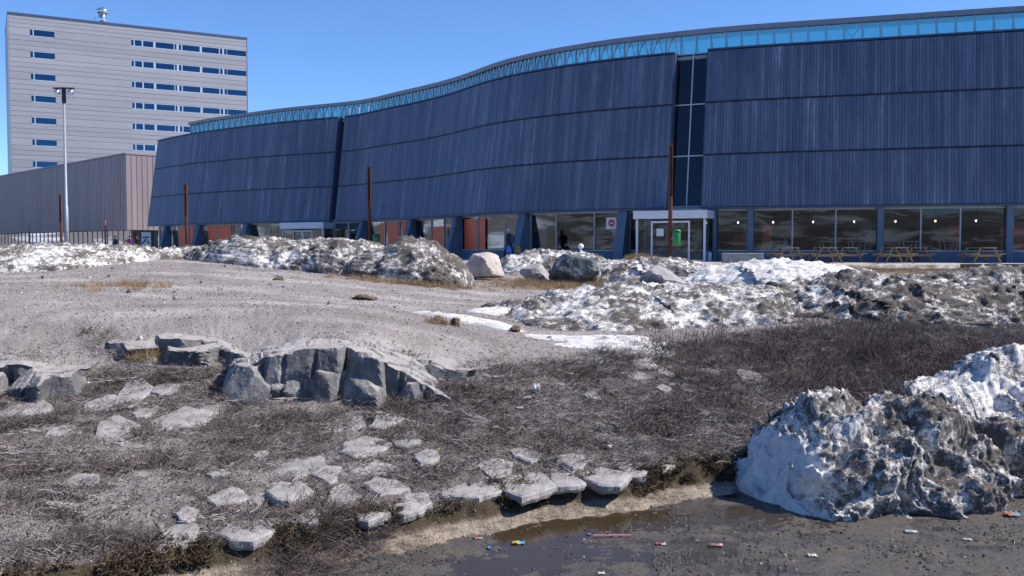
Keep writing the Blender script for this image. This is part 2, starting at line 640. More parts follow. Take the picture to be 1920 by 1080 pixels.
M_TWIG = mk_random("dry_grey_twig", [(0, (.065, .054, .05)), (.4, (.165, .142, .136)), (.8, (.31, .28, .268)), (1, (.48, .445, .43))])
M_TWIGD = mk_random("dark_heather_twig", [(0, (.045, .034, .03)), (.5, (.11, .088, .08)), (1, (.22, .185, .17))])
M_WILLOW = mk_random("reddish_willow_twig", [(0, (.05, .032, .032)), (.5, (.11, .08, .078)), (1, (.2, .155, .15))])
M_STRAW = mk_random("dry_straw", [(0, (.22, .14, .07)), (.5, (.36, .25, .14)), (1, (.48, .36, .22))])
M_PEB = mk_random("mixed_pebble", [(0, (.09, .08, .075)), (.35, (.24, .22, .21)), (.7, (.38, .355, .335)), (1, (.56, .53, .5))])
M_MOSS = simple("dark_wet_turf", (.05, .038, .024), .95, 0, .5, 14, .8)
M_TURF = simple("brown_turf_clod", (.12, .08, .05), .95, 0, .4, 30, .8)
M_TURFT = mk_random("dark_wet_turf_strand", [(0, (.03, .022, .013)), (.6, (.085, .062, .036)), (1, (.17, .125, .075))])
M_GRIT = mk_random("dark_road_grit", [(0, (.03, .028, .026)), (.6, (.09, .082, .075)), (.93, (.17, .155, .14)), (1, (.4, .38, .36))])
M_LEAF = mk_random("brown_leaf_litter", [(0, (.04, .03, .024)), (.5, (.13, .105, .09)), (.85, (.25, .215, .19)), (1, (.42, .38, .34))])

# ================================================================== TERRAIN
LIP = np.array([(-30, -14), (-8, 2.6), (-4.6, 4.9), (-3.3, 6.0), (-2.5, 6.75), (-1.95, 6.95), (-.83, 7.78), (.145, 8.47), (.85, 8.76), (1.49, 9.07), (2.4, 9.6), (4, 10.6), (8, 13), (16, 17.5), (60, 40)], dtype=float)


def lip_dist(X, Y):
    """signed distance to the edge of the bank, positive on the hill side"""
    best = np.full(X.shape, 1e9)
    sg = np.ones(X.shape)
    for a, b in zip(LIP[:-1], LIP[1:]):
        d = b - a
        t = np.clip(((X - a[0]) * d[0] + (Y - a[1]) * d[1]) / (d @ d), 0, 1)
        qx, qy = X - a[0] - t * d[0], Y - a[1] - t * d[1]
        dd = np.hypot(qx, qy)
        cr = d[0] * (Y - a[1]) - d[1] * (X - a[0])
        m = dd < best
        best = np.where(m, dd, best)
        sg = np.where(m, np.sign(cr), sg)
    return best * sg


CP = []                                     # control points (X, Y, z)
for px, py, z in [(690, 748, .62), (690, 640, 1.2), (40, 722, .77), (40, 668, 1.05), (420, 692, .88), (350, 622, 1.28), (250, 655, 1.1), (860, 700, .85),
                  (300, 560, 1.55), (0, 600, 1.4), (950, 600, 1.12), (950, 640, 1.0), (1200, 640, .95), (1500, 640, .9), (1900, 620, .9),
                  (1900, 700, .6), (1500, 720, .55), (1500, 800, .35), (1100, 760, .55), (1100, 830, .36), (600, 850, .42), (600, 930, .29), (200, 850, .45),
                  (200, 950, .31), (0, 800, .55), (0, 900, .4), (0, 1000, .28), (850, 850, .38), (1250, 880, .235), (800, 700, .82), (-300, 800, .6), (-300, 640, 1.3)]:
    CP.append(PZ(px, py, z))
for px, py, Y in [(300, 514, 21), (300, 484, 27), (370, 487, 27), (0, 520, 21), (200, 487, 26), (600, 560, 17), (600, 507, 27), (800, 530, 25), (800, 600, 14.2), (950, 560, 22),
                  (1200, 600, 17.5), (1100, 545, 25), (1000, 530, 28), (1300, 505, 36), (1700, 510, 31), (1700, 520, 26), (1500, 590, 17.5), (1850, 600, 17.5), (450, 494, 26.5), (1500, 545, 22), (2200, 540, 22), (-250, 510, 24)]:
    CP.append(PY(px, py, Y))
for x, y in LIP[1:-1]:
    CP.append(np.array([x - .1, y + .2, .23 if y < 12 else .45]))
for x, y in [(-30, 42), (-15, 42), (0, 42), (14, 42), (26, 42), (-25, 30), (24, 32), (30, 22)]:
    CP.append(np.array([x, y, 1.6 if y > 35 else 1.55]))
CP = np.array(CP)


def _tps(r2):
    return np.where(r2 > 1e-12, r2 * np.log(np.maximum(r2, 1e-12)), 0)


_n = len(CP)
_K = _tps(((CP[:, None, :2] - CP[None, :, :2]) ** 2).sum(-1)) + np.eye(_n) * .12
_P = np.c_[np.ones(_n), CP[:, :2]]
_A = np.block([[_K, _P], [_P.T, np.zeros((3, 3))]])
_Wt = np.linalg.solve(_A, np.r_[CP[:, 2], np.zeros(3)])


def base_z(X, Y):
    X, Y = np.asarray(X, float), np.asarray(Y, float)
    out = _Wt[-3] + _Wt[-2] * X + _Wt[-1] * Y
    for i in range(_n):
        out = out + _Wt[i] * _tps((X - CP[i, 0]) ** 2 + (Y - CP[i, 1]) ** 2)
    far = np.maximum(smooth(34, 42, Y), smooth(17, 27, np.abs(X - Y * .05)))
    out = np.clip(out, .05, 2.2)
    return out * (1 - far) + 1.585 * far


def terrain(X, Y, detail=True):
    X, Y = np.asarray(X, float).ravel(), np.asarray(Y, float).ravel()
    z = base_z(X, Y)
    p = np.c_[X, Y, np.zeros(len(X))]
    if detail:
        fade = 1 - smooth(38, 44, Y)
        z = z + fade * (.035 * fbm(p, .7, 3, 1) + .028 * fbm(p, 2.6, 4, 5, .55) * (1 - .6 * smooth(11, 15, Y)) + .014 * fbm(p, 11, 3, 9))
    s = lip_dist(X, Y) + .10 * fbm(p, 1.6, 3, 33) + .05 * fbm(p, 7, 2, 35)
    k = smooth(-.16, .03, s)
    foot = .045 * smooth(-.45, -.1, s) - .12 * smooth(-.3, -1.0, s)
    return z * k + (1 - k) * foot, s


def tz(x, y):
    return float(terrain([x], [y])[0][0])


def heath_zone(X, Y, s):
    """1 = dwarf shrubs and dark soil, 0 = open gravel"""
    p = np.c_[X, Y, np.zeros(len(X))]
    n = fbm(p, .5, 3, 61)
    lim = np.interp(X, [-8, -5, -2.5, -.5, .8, 3, 6, 12], [11.3, 11.4, 11.6, 11.6, 13.0, 14.6, 16.5, 18.5])
    h = 1 - smooth(-.5, .6, Y - lim - .5 * n)
    h = h * smooth(.0, .15, s)
    right = smooth(-.3, 1.2, X) * .35
    patch = smooth(-.3, .3, fbm(p, .9, 3, 67)) * .42 + .56
    return np.clip(h * (patch + right), 0, 1)


# tessellated finer towards the place where one stands, one sheet out to the horizon
ang = np.r_[np.linspace(-100, -34, 40)[:-1], np.linspace(-34, 34, 740), np.linspace(34, 100, 40)[1:]]
rr = np.r_[np.linspace(1.0, 5.4, 12)[:-1], np.geomspace(5.4, 50, 500), np.geomspace(50, 4500, 30)[1:]]
AA, RR = np.meshgrid(np.radians(ang), rr)
GX, GY = (RR * np.sin(AA)).ravel(), (RR * np.cos(AA)).ravel()
GZ, GS = terrain(GX, GY)
nr, na = len(rr), len(ang)
ii = np.arange((nr - 1) * na).reshape(nr - 1, na)[:, :-1].ravel()
GF = np.c_[ii, ii + 1, ii + na + 1, ii + na]
gm = npmesh("ground", np.c_[GX, GY, GZ], GF, [M_GROUND], True)
pp = np.c_[GX, GY, np.zeros(len(GX))]
attr(gm, 'heath', heath_zone(GX, GY, GS))
attr(gm, 'sediment', (1 - smooth(-.16, -.10, GS)))
attr(gm, 'turf', smooth(-.2, -.1, GS) * (1 - smooth(.0, .16, GS)))
brown = np.zeros(len(GX))
for (px, py, Y, rx, ry, st) in [(1060, 540, 27, 2.6, 2.6, .9), (770, 530, 24.2, 1.9, .8, .9), (700, 522, 25, 1.2, .5, .7), (230, 538, 18, 1.0, 1.1, .75), (1700, 508, 33, 9, 5.0, .95), (1330, 503, 37, 4, 3, .9), (270, 650, 11.9, .35, .25, .8), (300, 505, 23, .8, .7, .6), (960, 545, 26, 1.5, 2, .7)]:
    c = PY(px, py, Y)
    brown = np.maximum(brown, st * np.exp(-(((GX - c[0]) / rx) ** 2 + ((GY - c[1]) / ry) ** 2)))
attr(gm, 'brown', brown)
pale = .6 * smooth(.15, .55, fbm(np.c_[GX * .5, GY * 1.6, GX * 0], .45, 4, 71)) * (1 - heath_zone(GX, GY, GS)) * (1 - smooth(24, 30, GY)) * smooth(0, 1, GS)
for (px, py, Y, rx, ry) in [(640, 575, 16, 1.2, .5), (520, 600, 14.2, 1.6, .4), (400, 545, 18, 1.5, .8), (300, 610, 13.2, 1.2, .3)]:
    c = PY(px, py, Y)
    pale = np.maximum(pale, .8 * np.exp(-(((GX - c[0]) / rx) ** 2 + ((GY - c[1]) / ry) ** 2)))
attr(gm, 'pale', pale)
ground = inst("ground", gm)
tag(ground, "bare gravelly mound and heath sloping down to the wet road", None, None, "structure")

# road at the foot of the bank
ang2 = np.r_[np.linspace(-180, -36, 50)[:-1], np.linspace(-36, 36, 420), np.linspace(36, 180, 50)[1:]]
rr2 = np.r_[np.linspace(.05, 4, 10)[:-1], np.geomspace(4, 16, 260), np.geomspace(16, 400, 16)[1:]]
AA, RR = np.meshgrid(np.radians(ang2), rr2)
RX, RY = (RR * np.sin(AA)).ravel(), (RR * np.cos(AA)).ravel()
rs = lip_dist(RX, RY)
p3 = np.c_[RX, RY, RX * 0]
rz = .004 * fbm(p3, 26, 3, 87) + .014 * fbm(p3, .9, 4, 81) + .004 * fbm(p3, 9, 3, 85) + .012 * smooth(-.9, -2.2, rs) - .001 - .02 * smooth(10, 30, np.hypot(RX, RY))
rz = np.where(rs > .4, -.06, rz)
ii = np.arange((len(rr2) - 1) * len(ang2)).reshape(len(rr2) - 1, len(ang2))[:, :-1].ravel()
rm = npmesh("road", np.c_[RX, RY, rz], np.c_[ii, ii + 1, ii + len(ang2) + 1, ii + len(ang2)], [M_ROAD], True)
road = inst("road", rm)
tag(road, "wet silty asphalt road strewn with grit", None, None, "structure")
wm = MB()
wm.add([(-14, -2, 0), (20, -2, 0), (20, 18, 0), (-14, 18, 0)], [(0, 1, 2, 3)])
water = wm.build("puddle_water", M_WATER)
tag(water, "shallow brown meltwater lying along the road edge", None, None, "structure")


def roadz(x, y):
    p = np.array([[x, y, 0.]])
    r = lip_dist(np.array([x]), np.array([y]))
    return max(0.0, float((.014 * fbm(p, .9, 4, 81) + .004 * fbm(p, 9, 3, 85) + .012 * smooth(-.9, -2.2, r) - .001)[0]))


# low rocky hills all round, out of view, added to cut sky from window reflections
ha = np.linspace(0, 2 * np.pi, 400, endpoint=False)
hr = np.array([520, 600, 690, 800, 950])
HA, HR = np.meshgrid(ha, hr)
hp = np.c_[(np.cos(HA) * 3).ravel(), (np.sin(HA) * 3).ravel(), (HR / 300).ravel()]
hz = np.repeat([0, 20, 36, 34, 0], 400) * (1 + .35 * fbm(hp, 2.2, 5, 301)) - 1
ii = np.arange(4 * 400).reshape(4, 400); jj = np.roll(ii, -1, 1)
mh = NT("snowy_rock_hill")
hc = mh.mix(mh.rng(mh.noise(.03, 7, .65), .5, .6), (.16, .135, .115), (.62, .63, .65))
hills = inst("hills", npmesh("hills", np.c_[(HR * np.sin(HA)).ravel(), (HR * np.cos(HA)).ravel(), hz], np.stack([ii, jj, jj + 400, ii + 400], -1).reshape(-1, 4), [mh.done(mh.pbr(hc, .9))], True))
tag(hills, "low rocky hills with snow patches added out of view for window reflections", None, None, "structure")

# terrace in front of the glazing
TZ = 1.6
tm = MB()
te = [PZ(px, py, TZ) for px, py in [(1235, 497), (1330, 499.5), (1480, 501), (1640, 503), (1800, 503.5), (1990, 504)]]
top = [(p[0], p[1], TZ) for p in te] + [(60, 38, TZ), (60, 75, TZ), (-60, 140, TZ), (-60, 100, TZ), (-32, 76, TZ), (-8, 54, TZ)]
nb = len(top)
tm.add(top + [(x, y, TZ - .5) for x, y, z in top], [tuple(range(nb))] + [(k, nb + k, nb + (k + 1) % nb, (k + 1) % nb) for k in range(nb)])
terr = tm.build("pavement", M_PAVE)
tag(terr, "pale concrete terrace pavement running along the dark building", None, None, "structure")

# ================================================================== WAVE BUILDING
ZB, ZT = 4.5, 13.08
BP = [(277, 95), (322, 90.5), (363, 87.5), (414, 84.8), (499, 81), (604, 77.8), (640, 76.6), (690, 73.5), (750, 70.0), (822, 65.4), (884, 60.9), (950, 57.9), (1037, 55.3), (1142, 53.1), (1247, 51.5), (1316, 50.6), (1550, 48.5), (1920, 45.8), (2200, 44.2), (2500, 42.8)]
BW = np.array([((px - 960) / F * Y * 1.0009, Y) for px, Y in BP])
BW = BW[::1]
# gentle spline through the points, resampled by length
_t = np.r_[0, np.cumsum(np.hypot(*np.diff(BW, axis=0).T))]


def natspline(t, y):
    n = len(t)
    h = np.diff(t)
    A = np.zeros((n, n)); r = np.zeros(n)
    A[0, 0] = A[-1, -1] = 1
    for i in range(1, n - 1):
        A[i, i - 1], A[i, i], A[i, i + 1] = h[i - 1], 2 * (h[i - 1] + h[i]), h[i]
        r[i] = 3 * ((y[i + 1] - y[i]) / h[i] - (y[i] - y[i - 1]) / h[i - 1])
    c = np.linalg.solve(A, r)

    def ev(x):
        i = np.clip(np.searchsorted(t, x) - 1, 0, n - 2)
        d = x - t[i]
        b = (y[i + 1] - y[i]) / h[i] - h[i] * (2 * c[i] + c[i + 1]) / 3
        return y[i] + b * d + c[i] * d * d + (c[i + 1] - c[i]) / (3 * h[i]) * d ** 3
    return ev


_ts = np.linspace(0, _t[-1], 3000)
_CX, _CY = natspline(_t, BW[:, 0])(_ts), natspline(_t, BW[:, 1])(_ts)
for _ in range(400):                                    # iron out small wobbles of the measured points
    _CX[1:-1] = .25 * _CX[:-2] + .5 * _CX[1:-1] + .25 * _CX[2:]
    _CY[1:-1] = .25 * _CY[:-2] + .5 * _CY[1:-1] + .25 * _CY[2:]
_S = np.r_[0, np.cumsum(np.hypot(np.diff(_CX), np.diff(_CY)))]
LEN = _S[-1]


def curve(s):
    x, y = np.interp(s, _S, _CX), np.interp(s, _S, _CY)
    e = .25
    tx, ty = np.interp(s + e, _S, _CX) - np.interp(s - e, _S, _CX), np.interp(s + e, _S, _CY) - np.interp(s - e, _S, _CY)
    l = math.hypot(tx, ty) or 1
    tx, ty = tx / l, ty / l
    return Vector((x, y, 0)), Vector((tx, ty, 0)), Vector((ty, -tx, 0))     # point, tangent, outward normal (towards the road)


_PXS = 960 + F * _CX / (_CY * math.cos(PITCH) + 0)


def s_at(px):
    return float(np.interp(px, _PXS, _S))


LEAN = 1.2 / (ZT - ZB)


def fpt(s, z, out=0.0):
    """a point of the leaning facade at arc length s and height z"""
    p, t, n = curve(s)
    return p + n * (out - (z - ZB) * LEAN) + Vector((0, 0, z))


bld = thing("cultural_centre", "long wave-shaped building clad in dark blue vertical boards with glazed clerestory", "building", (fpt(s_at(950), 0).x, fpt(s_at(950), 0).y, TZ))


def strip(mb, s0, s1, lo, hi, ds=.4, thick=.1, m=0):
    """closed curved strip: lo, hi = functions s -> Vector for the outer face, thickened inwards"""
    n = max(2, int(abs(s1 - s0) / ds))
    ss = [s0 + (s1 - s0) * k / n for k in range(n + 1)]
    vs, fs = [], []
    for s in ss:
        _, _, nn = curve(s)
        a, b = lo(s), hi(s)
        vs += [a, b, b - nn * thick, a - nn * thick]
    for k in range(n):
        q = 4 * k
        for e in range(4):
            fs.append((q + e, q + 4 + e, q + 4 + (e + 1) % 4, q + (e + 1) % 4))
    fs += [(0, 1, 2, 3), (4 * n + 3, 4 * n + 2, 4 * n + 1, 4 * n)]
    mb.add(vs, fs, m)


SECT = [("left", s_at(277), s_at(617)), ("mid", s_at(629), s_at(1249)), ("right", s_at(1315.5), LEN - .3)]
BH = (ZT - ZB) / 3
PITCHB = .165
bb = MB()
bb.bbox(-.0765, .0765, -.022, .022, 0, BH - .07, .008)
board_me = bb.mesh("board", M_FAC)
rng = random.Random(3)
for name, s0, s1 in SECT:
    bk = MB()
    strip(bk, s0, s1, lambda s: fpt(s, ZB + .01, -.06), lambda s: fpt(s, ZT - .02, -.06), .5, .35)
    wall = bk.build("facade_wall", M_BACK, bld)
    cp = MB()
    strip(cp, s0 - .03, s1 + .03, lambda s: fpt(s, ZT, .06), lambda s: fpt(s, ZT + .09, .06), .5, .55)
    strip(cp, s0, s1, lambda s: fpt(s, ZB - .09, .05), lambda s: fpt(s, ZB - .005, .05), .5, .45)
    cp.build("edge_trim", M_TRIM, wall)
    lg = MB()
    for k in (1, 2):
        strip(lg, s0, s1, lambda s, k=k: fpt(s, ZB + BH * k - .045, .06), lambda s, k=k: fpt(s, ZB + BH * k - .01, .06), .5, .08)
    lg.build("ledge", M_BLACK, wall)
    nbd = int((s1 - s0) / PITCHB)
    pit = (s1 - s0) / nbd
    joined, jr = MB(), []
    for k in range(nbd):
        s = s0 + pit * (k + .5)
        p, t, n = curve(s)
        upv = (Vector((0, 0, 1)) - n * LEAN).normalized()
        outv = t.cross(upv).normalized()
        for b in range(3):
            o = fpt(s, ZB + b * BH + .02, -.012 + rng.uniform(-.004, .004))
            M = Matrix(((t.x, -outv.x, upv.x, o.x), (t.y, -outv.y, upv.y, o.y), (t.z, -outv.z, upv.z, o.z), (0, 0, 0, 1)))
            M = M @ Matrix.Diagonal((pit / PITCHB, 1, 1.008, 1))
            if name == "right" and k < 100:
                inst("board", board_me, wall, M)
            else:
                joined.bbox(-.0765, .0765, -.022, .022, 0, BH - .07, .008, M)
                jr.append(rng.random())
    if jr:
        me = joined.mesh("boarding", M_FAC)
        nv = len(me.vertices) // len(jr)
        attr(me, 'rnd', np.repeat(jr, nv))
        o = inst("boarding", me, wall)
        o['kind'] = "stuff"

# end returns beside the slots and at the far end
for s, sgn in ((SECT[0][1], -1), (SECT[0][2], 1), (SECT[1][1], -1), (SECT[1][2], 1), (SECT[2][1], -1)):
    p, t, n = curve(s)
    rb = MB()
    o = t * (.012 * sgn)
    dp = 8.0 if s == SECT[0][1] else 1.3
    a, b = fpt(s, ZB, -.03) + o, fpt(s, ZT, -.03) + o
    w = t * (.05 * sgn)
    rb.hexa([a, a + w, a + w - n * dp, a - n * dp, b, b + w, b + w - n * dp, b - n * dp])
    rb.build("end_return", M_TRIM, bld)

# glazed slots between the sections
for s0, s1, nm in ((SECT[0][2], SECT[1][1], 1), (SECT[1][2], SECT[2][1], 2)):
    d = .55 if nm == 2 else .8
    g = MB()
    sm = (s0 + s1) / 2
    for k in range(3):
        for a, b in ((s0, sm), (sm, s1)):
            z0, z1 = ZB + k * BH + .03, ZB + (k + 1) * BH - .03
            pn = MB()
            q = [fpt(a + .03, z0, -d), fpt(b - .03, z0, -d), fpt(b - .03, z1, -d), fpt(a + .03, z1, -d)]
            _, _, n = curve(sm)
            pn.hexa([q[0], q[1], q[1] - n * .02, q[0] - n * .02, q[3], q[2], q[2] - n * .02, q[3] - n * .02])
            pn.build("slot_pane", M_DARKGLASS, bld)
    fr = MB()
    for k in range(4):
        z = ZB + k * BH
        fr.bar(fpt(s0, z, -d + .03), fpt(s1, z, -d + .03), .07, .06)
    fr.bar(fpt(sm, ZB, -d + .05), fpt(sm, ZT, -d + .05), .06, .09)
    fr.build("slot_mullion", M_TFRAME, bld)
    bkw = MB()
    strip(bkw, s0 - .5, s1 + .5, lambda s: fpt(s, ZB, -d - 2.2), lambda s: fpt(s, ZT - 1.9, -d - 2.2), 2, .1)
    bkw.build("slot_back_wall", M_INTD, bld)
    bkl = MB()
    strip(bkl, s0 - .5, s1 + .5, lambda s: fpt(s, ZT - 1.9, -d - 2.2), lambda s: fpt(s, ZT, -d - 2.2), 2, .1)
    bkl.build("slot_upper_lining", M_INT, bld)

# clerestory
CO = -1.15
cs0, cs1 = s_at(318), LEN - .4
Z0C, Z1C = ZT - .1, 14.24


def cpt(s, z, out=0.0):
    p, t, n = curve(s)
    return p + n * (CO - 1.2 + out) + Vector((0, 0, z))


npn = int((cs1 - cs0) / .9)
pc = (cs1 - cs0) / npn
pane_b = MB()
pane_b.box(-pc / 2 + .03, pc / 2 - .03, -.01, .01, 0, Z1C - Z0C)
pane_me = pane_b.mesh("clerestory_pane", M_CLER)
mul_b = MB()
mul_b.box(-.03, .03, -.05, .03, 0, Z1C - Z0C)
mul_me = mul_b.mesh("clerestory_mullion", M_TFRAME)
strut_b = MB()
hh = Z1C - Z0C
strut_b.tube([(-.36, -.07, 0), (-.28, -.07, hh * .55), (-.04, -.07, hh)], .026, 6)
strut_b.tube([(.0, -.07, hh), (.34, -.07, 0)], .018, 6)
str2 = MB()
str2.tube([(-pc / 2 + .02, .12, hh), (-pc / 2 + .16, .2, 0)], .035, 6)
str2_me = str2.mesh("truss_strut", M_TFRAME, True)
strut_me = strut_b.mesh("truss_strut", M_STRUT, True)
xb = MB()
xb.bar((-pc / 2, .5, 0), (pc / 2, .5, hh), .07, .05)
xb.bar((pc / 2, .58, 0), (-pc / 2, .58, hh), .07, .05)
xb_me = xb.mesh("cross_brace", M_STRUT)
for k in range(npn):
    s = cs0 + pc * (k + .5)
    p, t, n = curve(s)
    o = cpt(s, Z0C)
    M = Matrix(((t.x, -n.x, 0, o.x), (t.y, -n.y, 0, o.y), (0, 0, 1, o.z), (0, 0, 0, 1)))
    pa_ = inst("clerestory_pane", pane_me, bld, M)
    inst("truss_strut", strut_me if s < s_at(1262) else str2_me, bld, M)
    if k % 13 == 9:
        inst("cross_brace", xb_me, bld, M)
    s2 = cs0 + pc * k
    p, t, n = curve(s2)
    o = cpt(s2, Z0C, .02)
    inst("clerestory_mullion", mul_me, bld, Matrix(((t.x, -n.x, 0, o.x), (t.y, -n.y, 0, o.y), (0, 0, 1, o.z), (0, 0, 0, 1))))
rf = MB()
strip(rf, cs0 - .15, cs1 + .2, lambda s: cpt(s, Z1C, .18), lambda s: cpt(s, Z1C + .25, .26), .5, 1.6)
rf.build("roof", M_FASCIA, bld)
dk = MB()
strip(dk, cs0 - 2.0, cs1, lambda s: fpt(s, ZT - .32, -.5), lambda s: fpt(s, ZT - .14, -.5), .8, 7)
dk.build("roof_deck", M_INT, bld)
ew = MB()
p, t, n = curve(LEN - .4)
a = p - n * .5 + Vector((0, 0, TZ))
ew.hexa([a, a + t * .3, a + t * .3 - n * 12, a - n * 12, a + Vector((0, 0, 11)), a + t * .3 + Vector((0, 0, 11)), a + t * .3 - n * 12 + Vector((0, 0, 11)), a - n * 12 + Vector((0, 0, 11))])
ew.build("end_wall", M_TRIM, bld)

# ground floor: plinth, glazing, piers, interior
GO = -.55                         # glass line behind the foot of the cladding
SZ = 2.2                          # sill height


def gpt(s, z, out=0.0):
    p, t, n = curve(s)
    return p + n * (GO + out) + Vector((0, 0, z))


gs0, gs1 = s_at(290), LEN - .5
pl = MB()
strip(pl, gs0, gs1, lambda s: gpt(s, TZ - .1, .10), lambda s: gpt(s, SZ - .06, .10), .6, .25)
pl.build("plinth", M_CONC, bld)
sillb = MB()
strip(sillb, gs0, gs1, lambda s: gpt(s, SZ - .055, .14), lambda s: gpt(s, SZ, .14), .6, .25)
sillb.build("window_sill", M_SILL, bld)
hd = MB()
strip(hd, gs0, gs1, lambda s: gpt(s, ZB - .2, .06), lambda s: gpt(s, ZB + .1, .06), .6, .2)
hd.build("window_head", M_SILL, bld)
sf = MB()
strip(sf, gs0, gs1, lambda s: fpt(s, ZB + .02, -.3), lambda s: fpt(s, ZB + .06, -.3), .6, 9)
sf.build("interior_ceiling", M_INT, bld)
fl = MB()
strip(fl, gs0, gs1, lambda s: gpt(s, TZ + .01, -.2), lambda s: gpt(s, TZ + .05, -.2), .6, 8)
fl.build("interior_floor", M_FLOOR, bld)
bw = MB()
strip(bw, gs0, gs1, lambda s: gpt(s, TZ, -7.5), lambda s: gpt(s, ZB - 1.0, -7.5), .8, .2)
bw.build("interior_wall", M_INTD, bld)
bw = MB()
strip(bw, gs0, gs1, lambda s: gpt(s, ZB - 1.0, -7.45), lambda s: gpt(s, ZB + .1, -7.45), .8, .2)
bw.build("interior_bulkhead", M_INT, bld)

# splayed piers (photo column of the right edge, width along the wall)
PIERS = [(310, .55), (372, .55), (462, .55), (678, .6), (769, .6), (854, .6), (983, .6), (1174, .55)]
for px, wd in PIERS:
    s = s_at(px)
    p, t, n = curve(s)
    pm = MB()
    a = gpt(s, 0, .0)
    w = t * wd
    z0, zm, z1 = TZ - .1, ZB - .1, ZB - .1
    fo, ft = 1.25, .42
    c = [a - w, a, a + n * fo, a - w + n * fo, a - w, a, a + n * ft, a - w + n * ft]
    for k in range(4): c[k] = Vector((c[k].x, c[k].y, z0))
    for k in range(4, 8): c[k] = Vector((c[k].x, c[k].y, z1))
    pm.hexa([c[3], c[2], c[1], c[0], c[7], c[6], c[5], c[4]])
    pm.build("splayed_pier", M_CONC, bld)
COLS = [1338, 1406, 1651, 1895, 2160]
for px in COLS:
    s = s_at(px)
    p, t, n = curve(s)
    pm = MB()
    w = .16 if px != 1338 else .09
    o = gpt(s, TZ - .1)
    M = Matrix(((t.x, -n.x, 0, o.x), (t.y, -n.y, 0, o.y), (0, 0, 1, o.z), (0, 0, 0, 1)))
    pm.bbox(-w, w, -.42, .2, 0, ZB - TZ + .05, .02, M)
    pm.build("column", M_CONC, bld)

ENT = [(536, 618), (1204, 1334)]
MULL = [290, 325, 345, 400, 428, 440, 497, 518, 536, 618, 645, 711, 738, 797, 820, 884, 934, 983, 1033, 1106, 1174, 1204, 1338, 1406, 1485, 1567, 1651, 1728, 1803, 1895, 1985, 2080, 2160, 2260, 2380]
mb_me = MB(); mb_me.box(-.035, .035, -.05, .05, 0, ZB - SZ - .1)
mul2 = mb_me.mesh("window_mullion", M_SILL)
for a, b in zip(MULL[:-1], MULL[1:]):
    if any(a >= e0 - 1 and b <= e1 + 1 for e0, e1 in ENT):
        continue
    sa, sb = s_at(a) + .04, s_at(b) - .04
    w = MB()
    q = [gpt(sa, SZ + .01), gpt(sb, SZ + .01), gpt(sb, ZB - .15), gpt(sa, ZB - .15)]
    _, t, n = curve((sa + sb) / 2)
    w.hexa([q[0], q[1], q[1] - n * .025, q[0] - n * .025, q[3], q[2], q[2] - n * .025, q[3] - n * .025])
    w.build("window_pane", M_WIN, bld)
for a in MULL:
    s = s_at(a)
    p, t, n = curve(s)
    o = gpt(s, SZ)
    inst("window_mullion", mul2, bld, Matrix(((t.x, -n.x, 0, o.x), (t.y, -n.y, 0, o.y), (0, 0, 1, o.z), (0, 0, 0, 1))))

# red panels; outer ones, added before the glass, stand in for red inside
for a, b, back, z1 in [(326, 344, .035, 4.3), (347, 354, .035, 4.3), (382, 399, .035, 4.3), (401, 425, .035, 4.3), (702, 711, .035, 4.2), (716, 736, .035, 4.2), (742, 752, .035, 4.2), (799, 819, .035, 3.8), (858, 882, .035, 4.2), (886, 897, .035, 4.2), (1345, 1400, -4.5, 3.1), (1422, 1442, -2.2, 3.5), (1812, 1835, -5.5, 3.6), (1912, 1960, -3.5, 3.5)]:
    rp = MB()
    strip(rp, s_at(a), s_at(b), lambda s: gpt(s, TZ + .06 if back < 0 else SZ + .01, back), lambda s: gpt(s, z1, back), .6, .1 if back < 0 else .03)
    rp.build("red_window_panel", M_RED, bld)
for a, b, back, z1 in [(1115, 1150, -1.6, 4.35), (1380, 1400, -3, 4.3), (1618, 1645, -4, 3.9), (1175, 1200, -2.0, 4.3), (932, 948, -3, 4.2)]:
    rp = MB()
    strip(rp, s_at(a), s_at(b), lambda s: gpt(s, TZ + .06, back), lambda s: gpt(s, z1, back), .6, .1)
    rp.build("pale_wall_panel", M_INT, bld)

# indoor stair seen beside the entrance
st = thing("indoor_stair", "grey indoor staircase behind the glass beside the white entrance porch", "staircase", gpt(s_at(1190), TZ, -2.5))
_, t, n = curve(s_at(1190))
o = gpt(s_at(1180), TZ + .05, -1.4)
for k in range(9):
    m_ = MB()
    q = o + t * (k * .25) + Vector((0, 0, .2 + k * .26))
    Mx = Matrix(((t.x, -n.x, 0, q.x), (t.y, -n.y, 0, q.y), (0, 0, 1, q.z), (0, 0, 0, 1)))
    m_.box(-.16, .16, 0, 1.3, 0, .07, Mx)
    m_.build("tread", M_STRUT, st)
m_ = MB()
m_.bar(o + Vector((0, 0, .1)), o + t * 2.1 + Vector((0, 0, 2.3)), .06, .2)
m_.build("stringer", M_GALV, st)


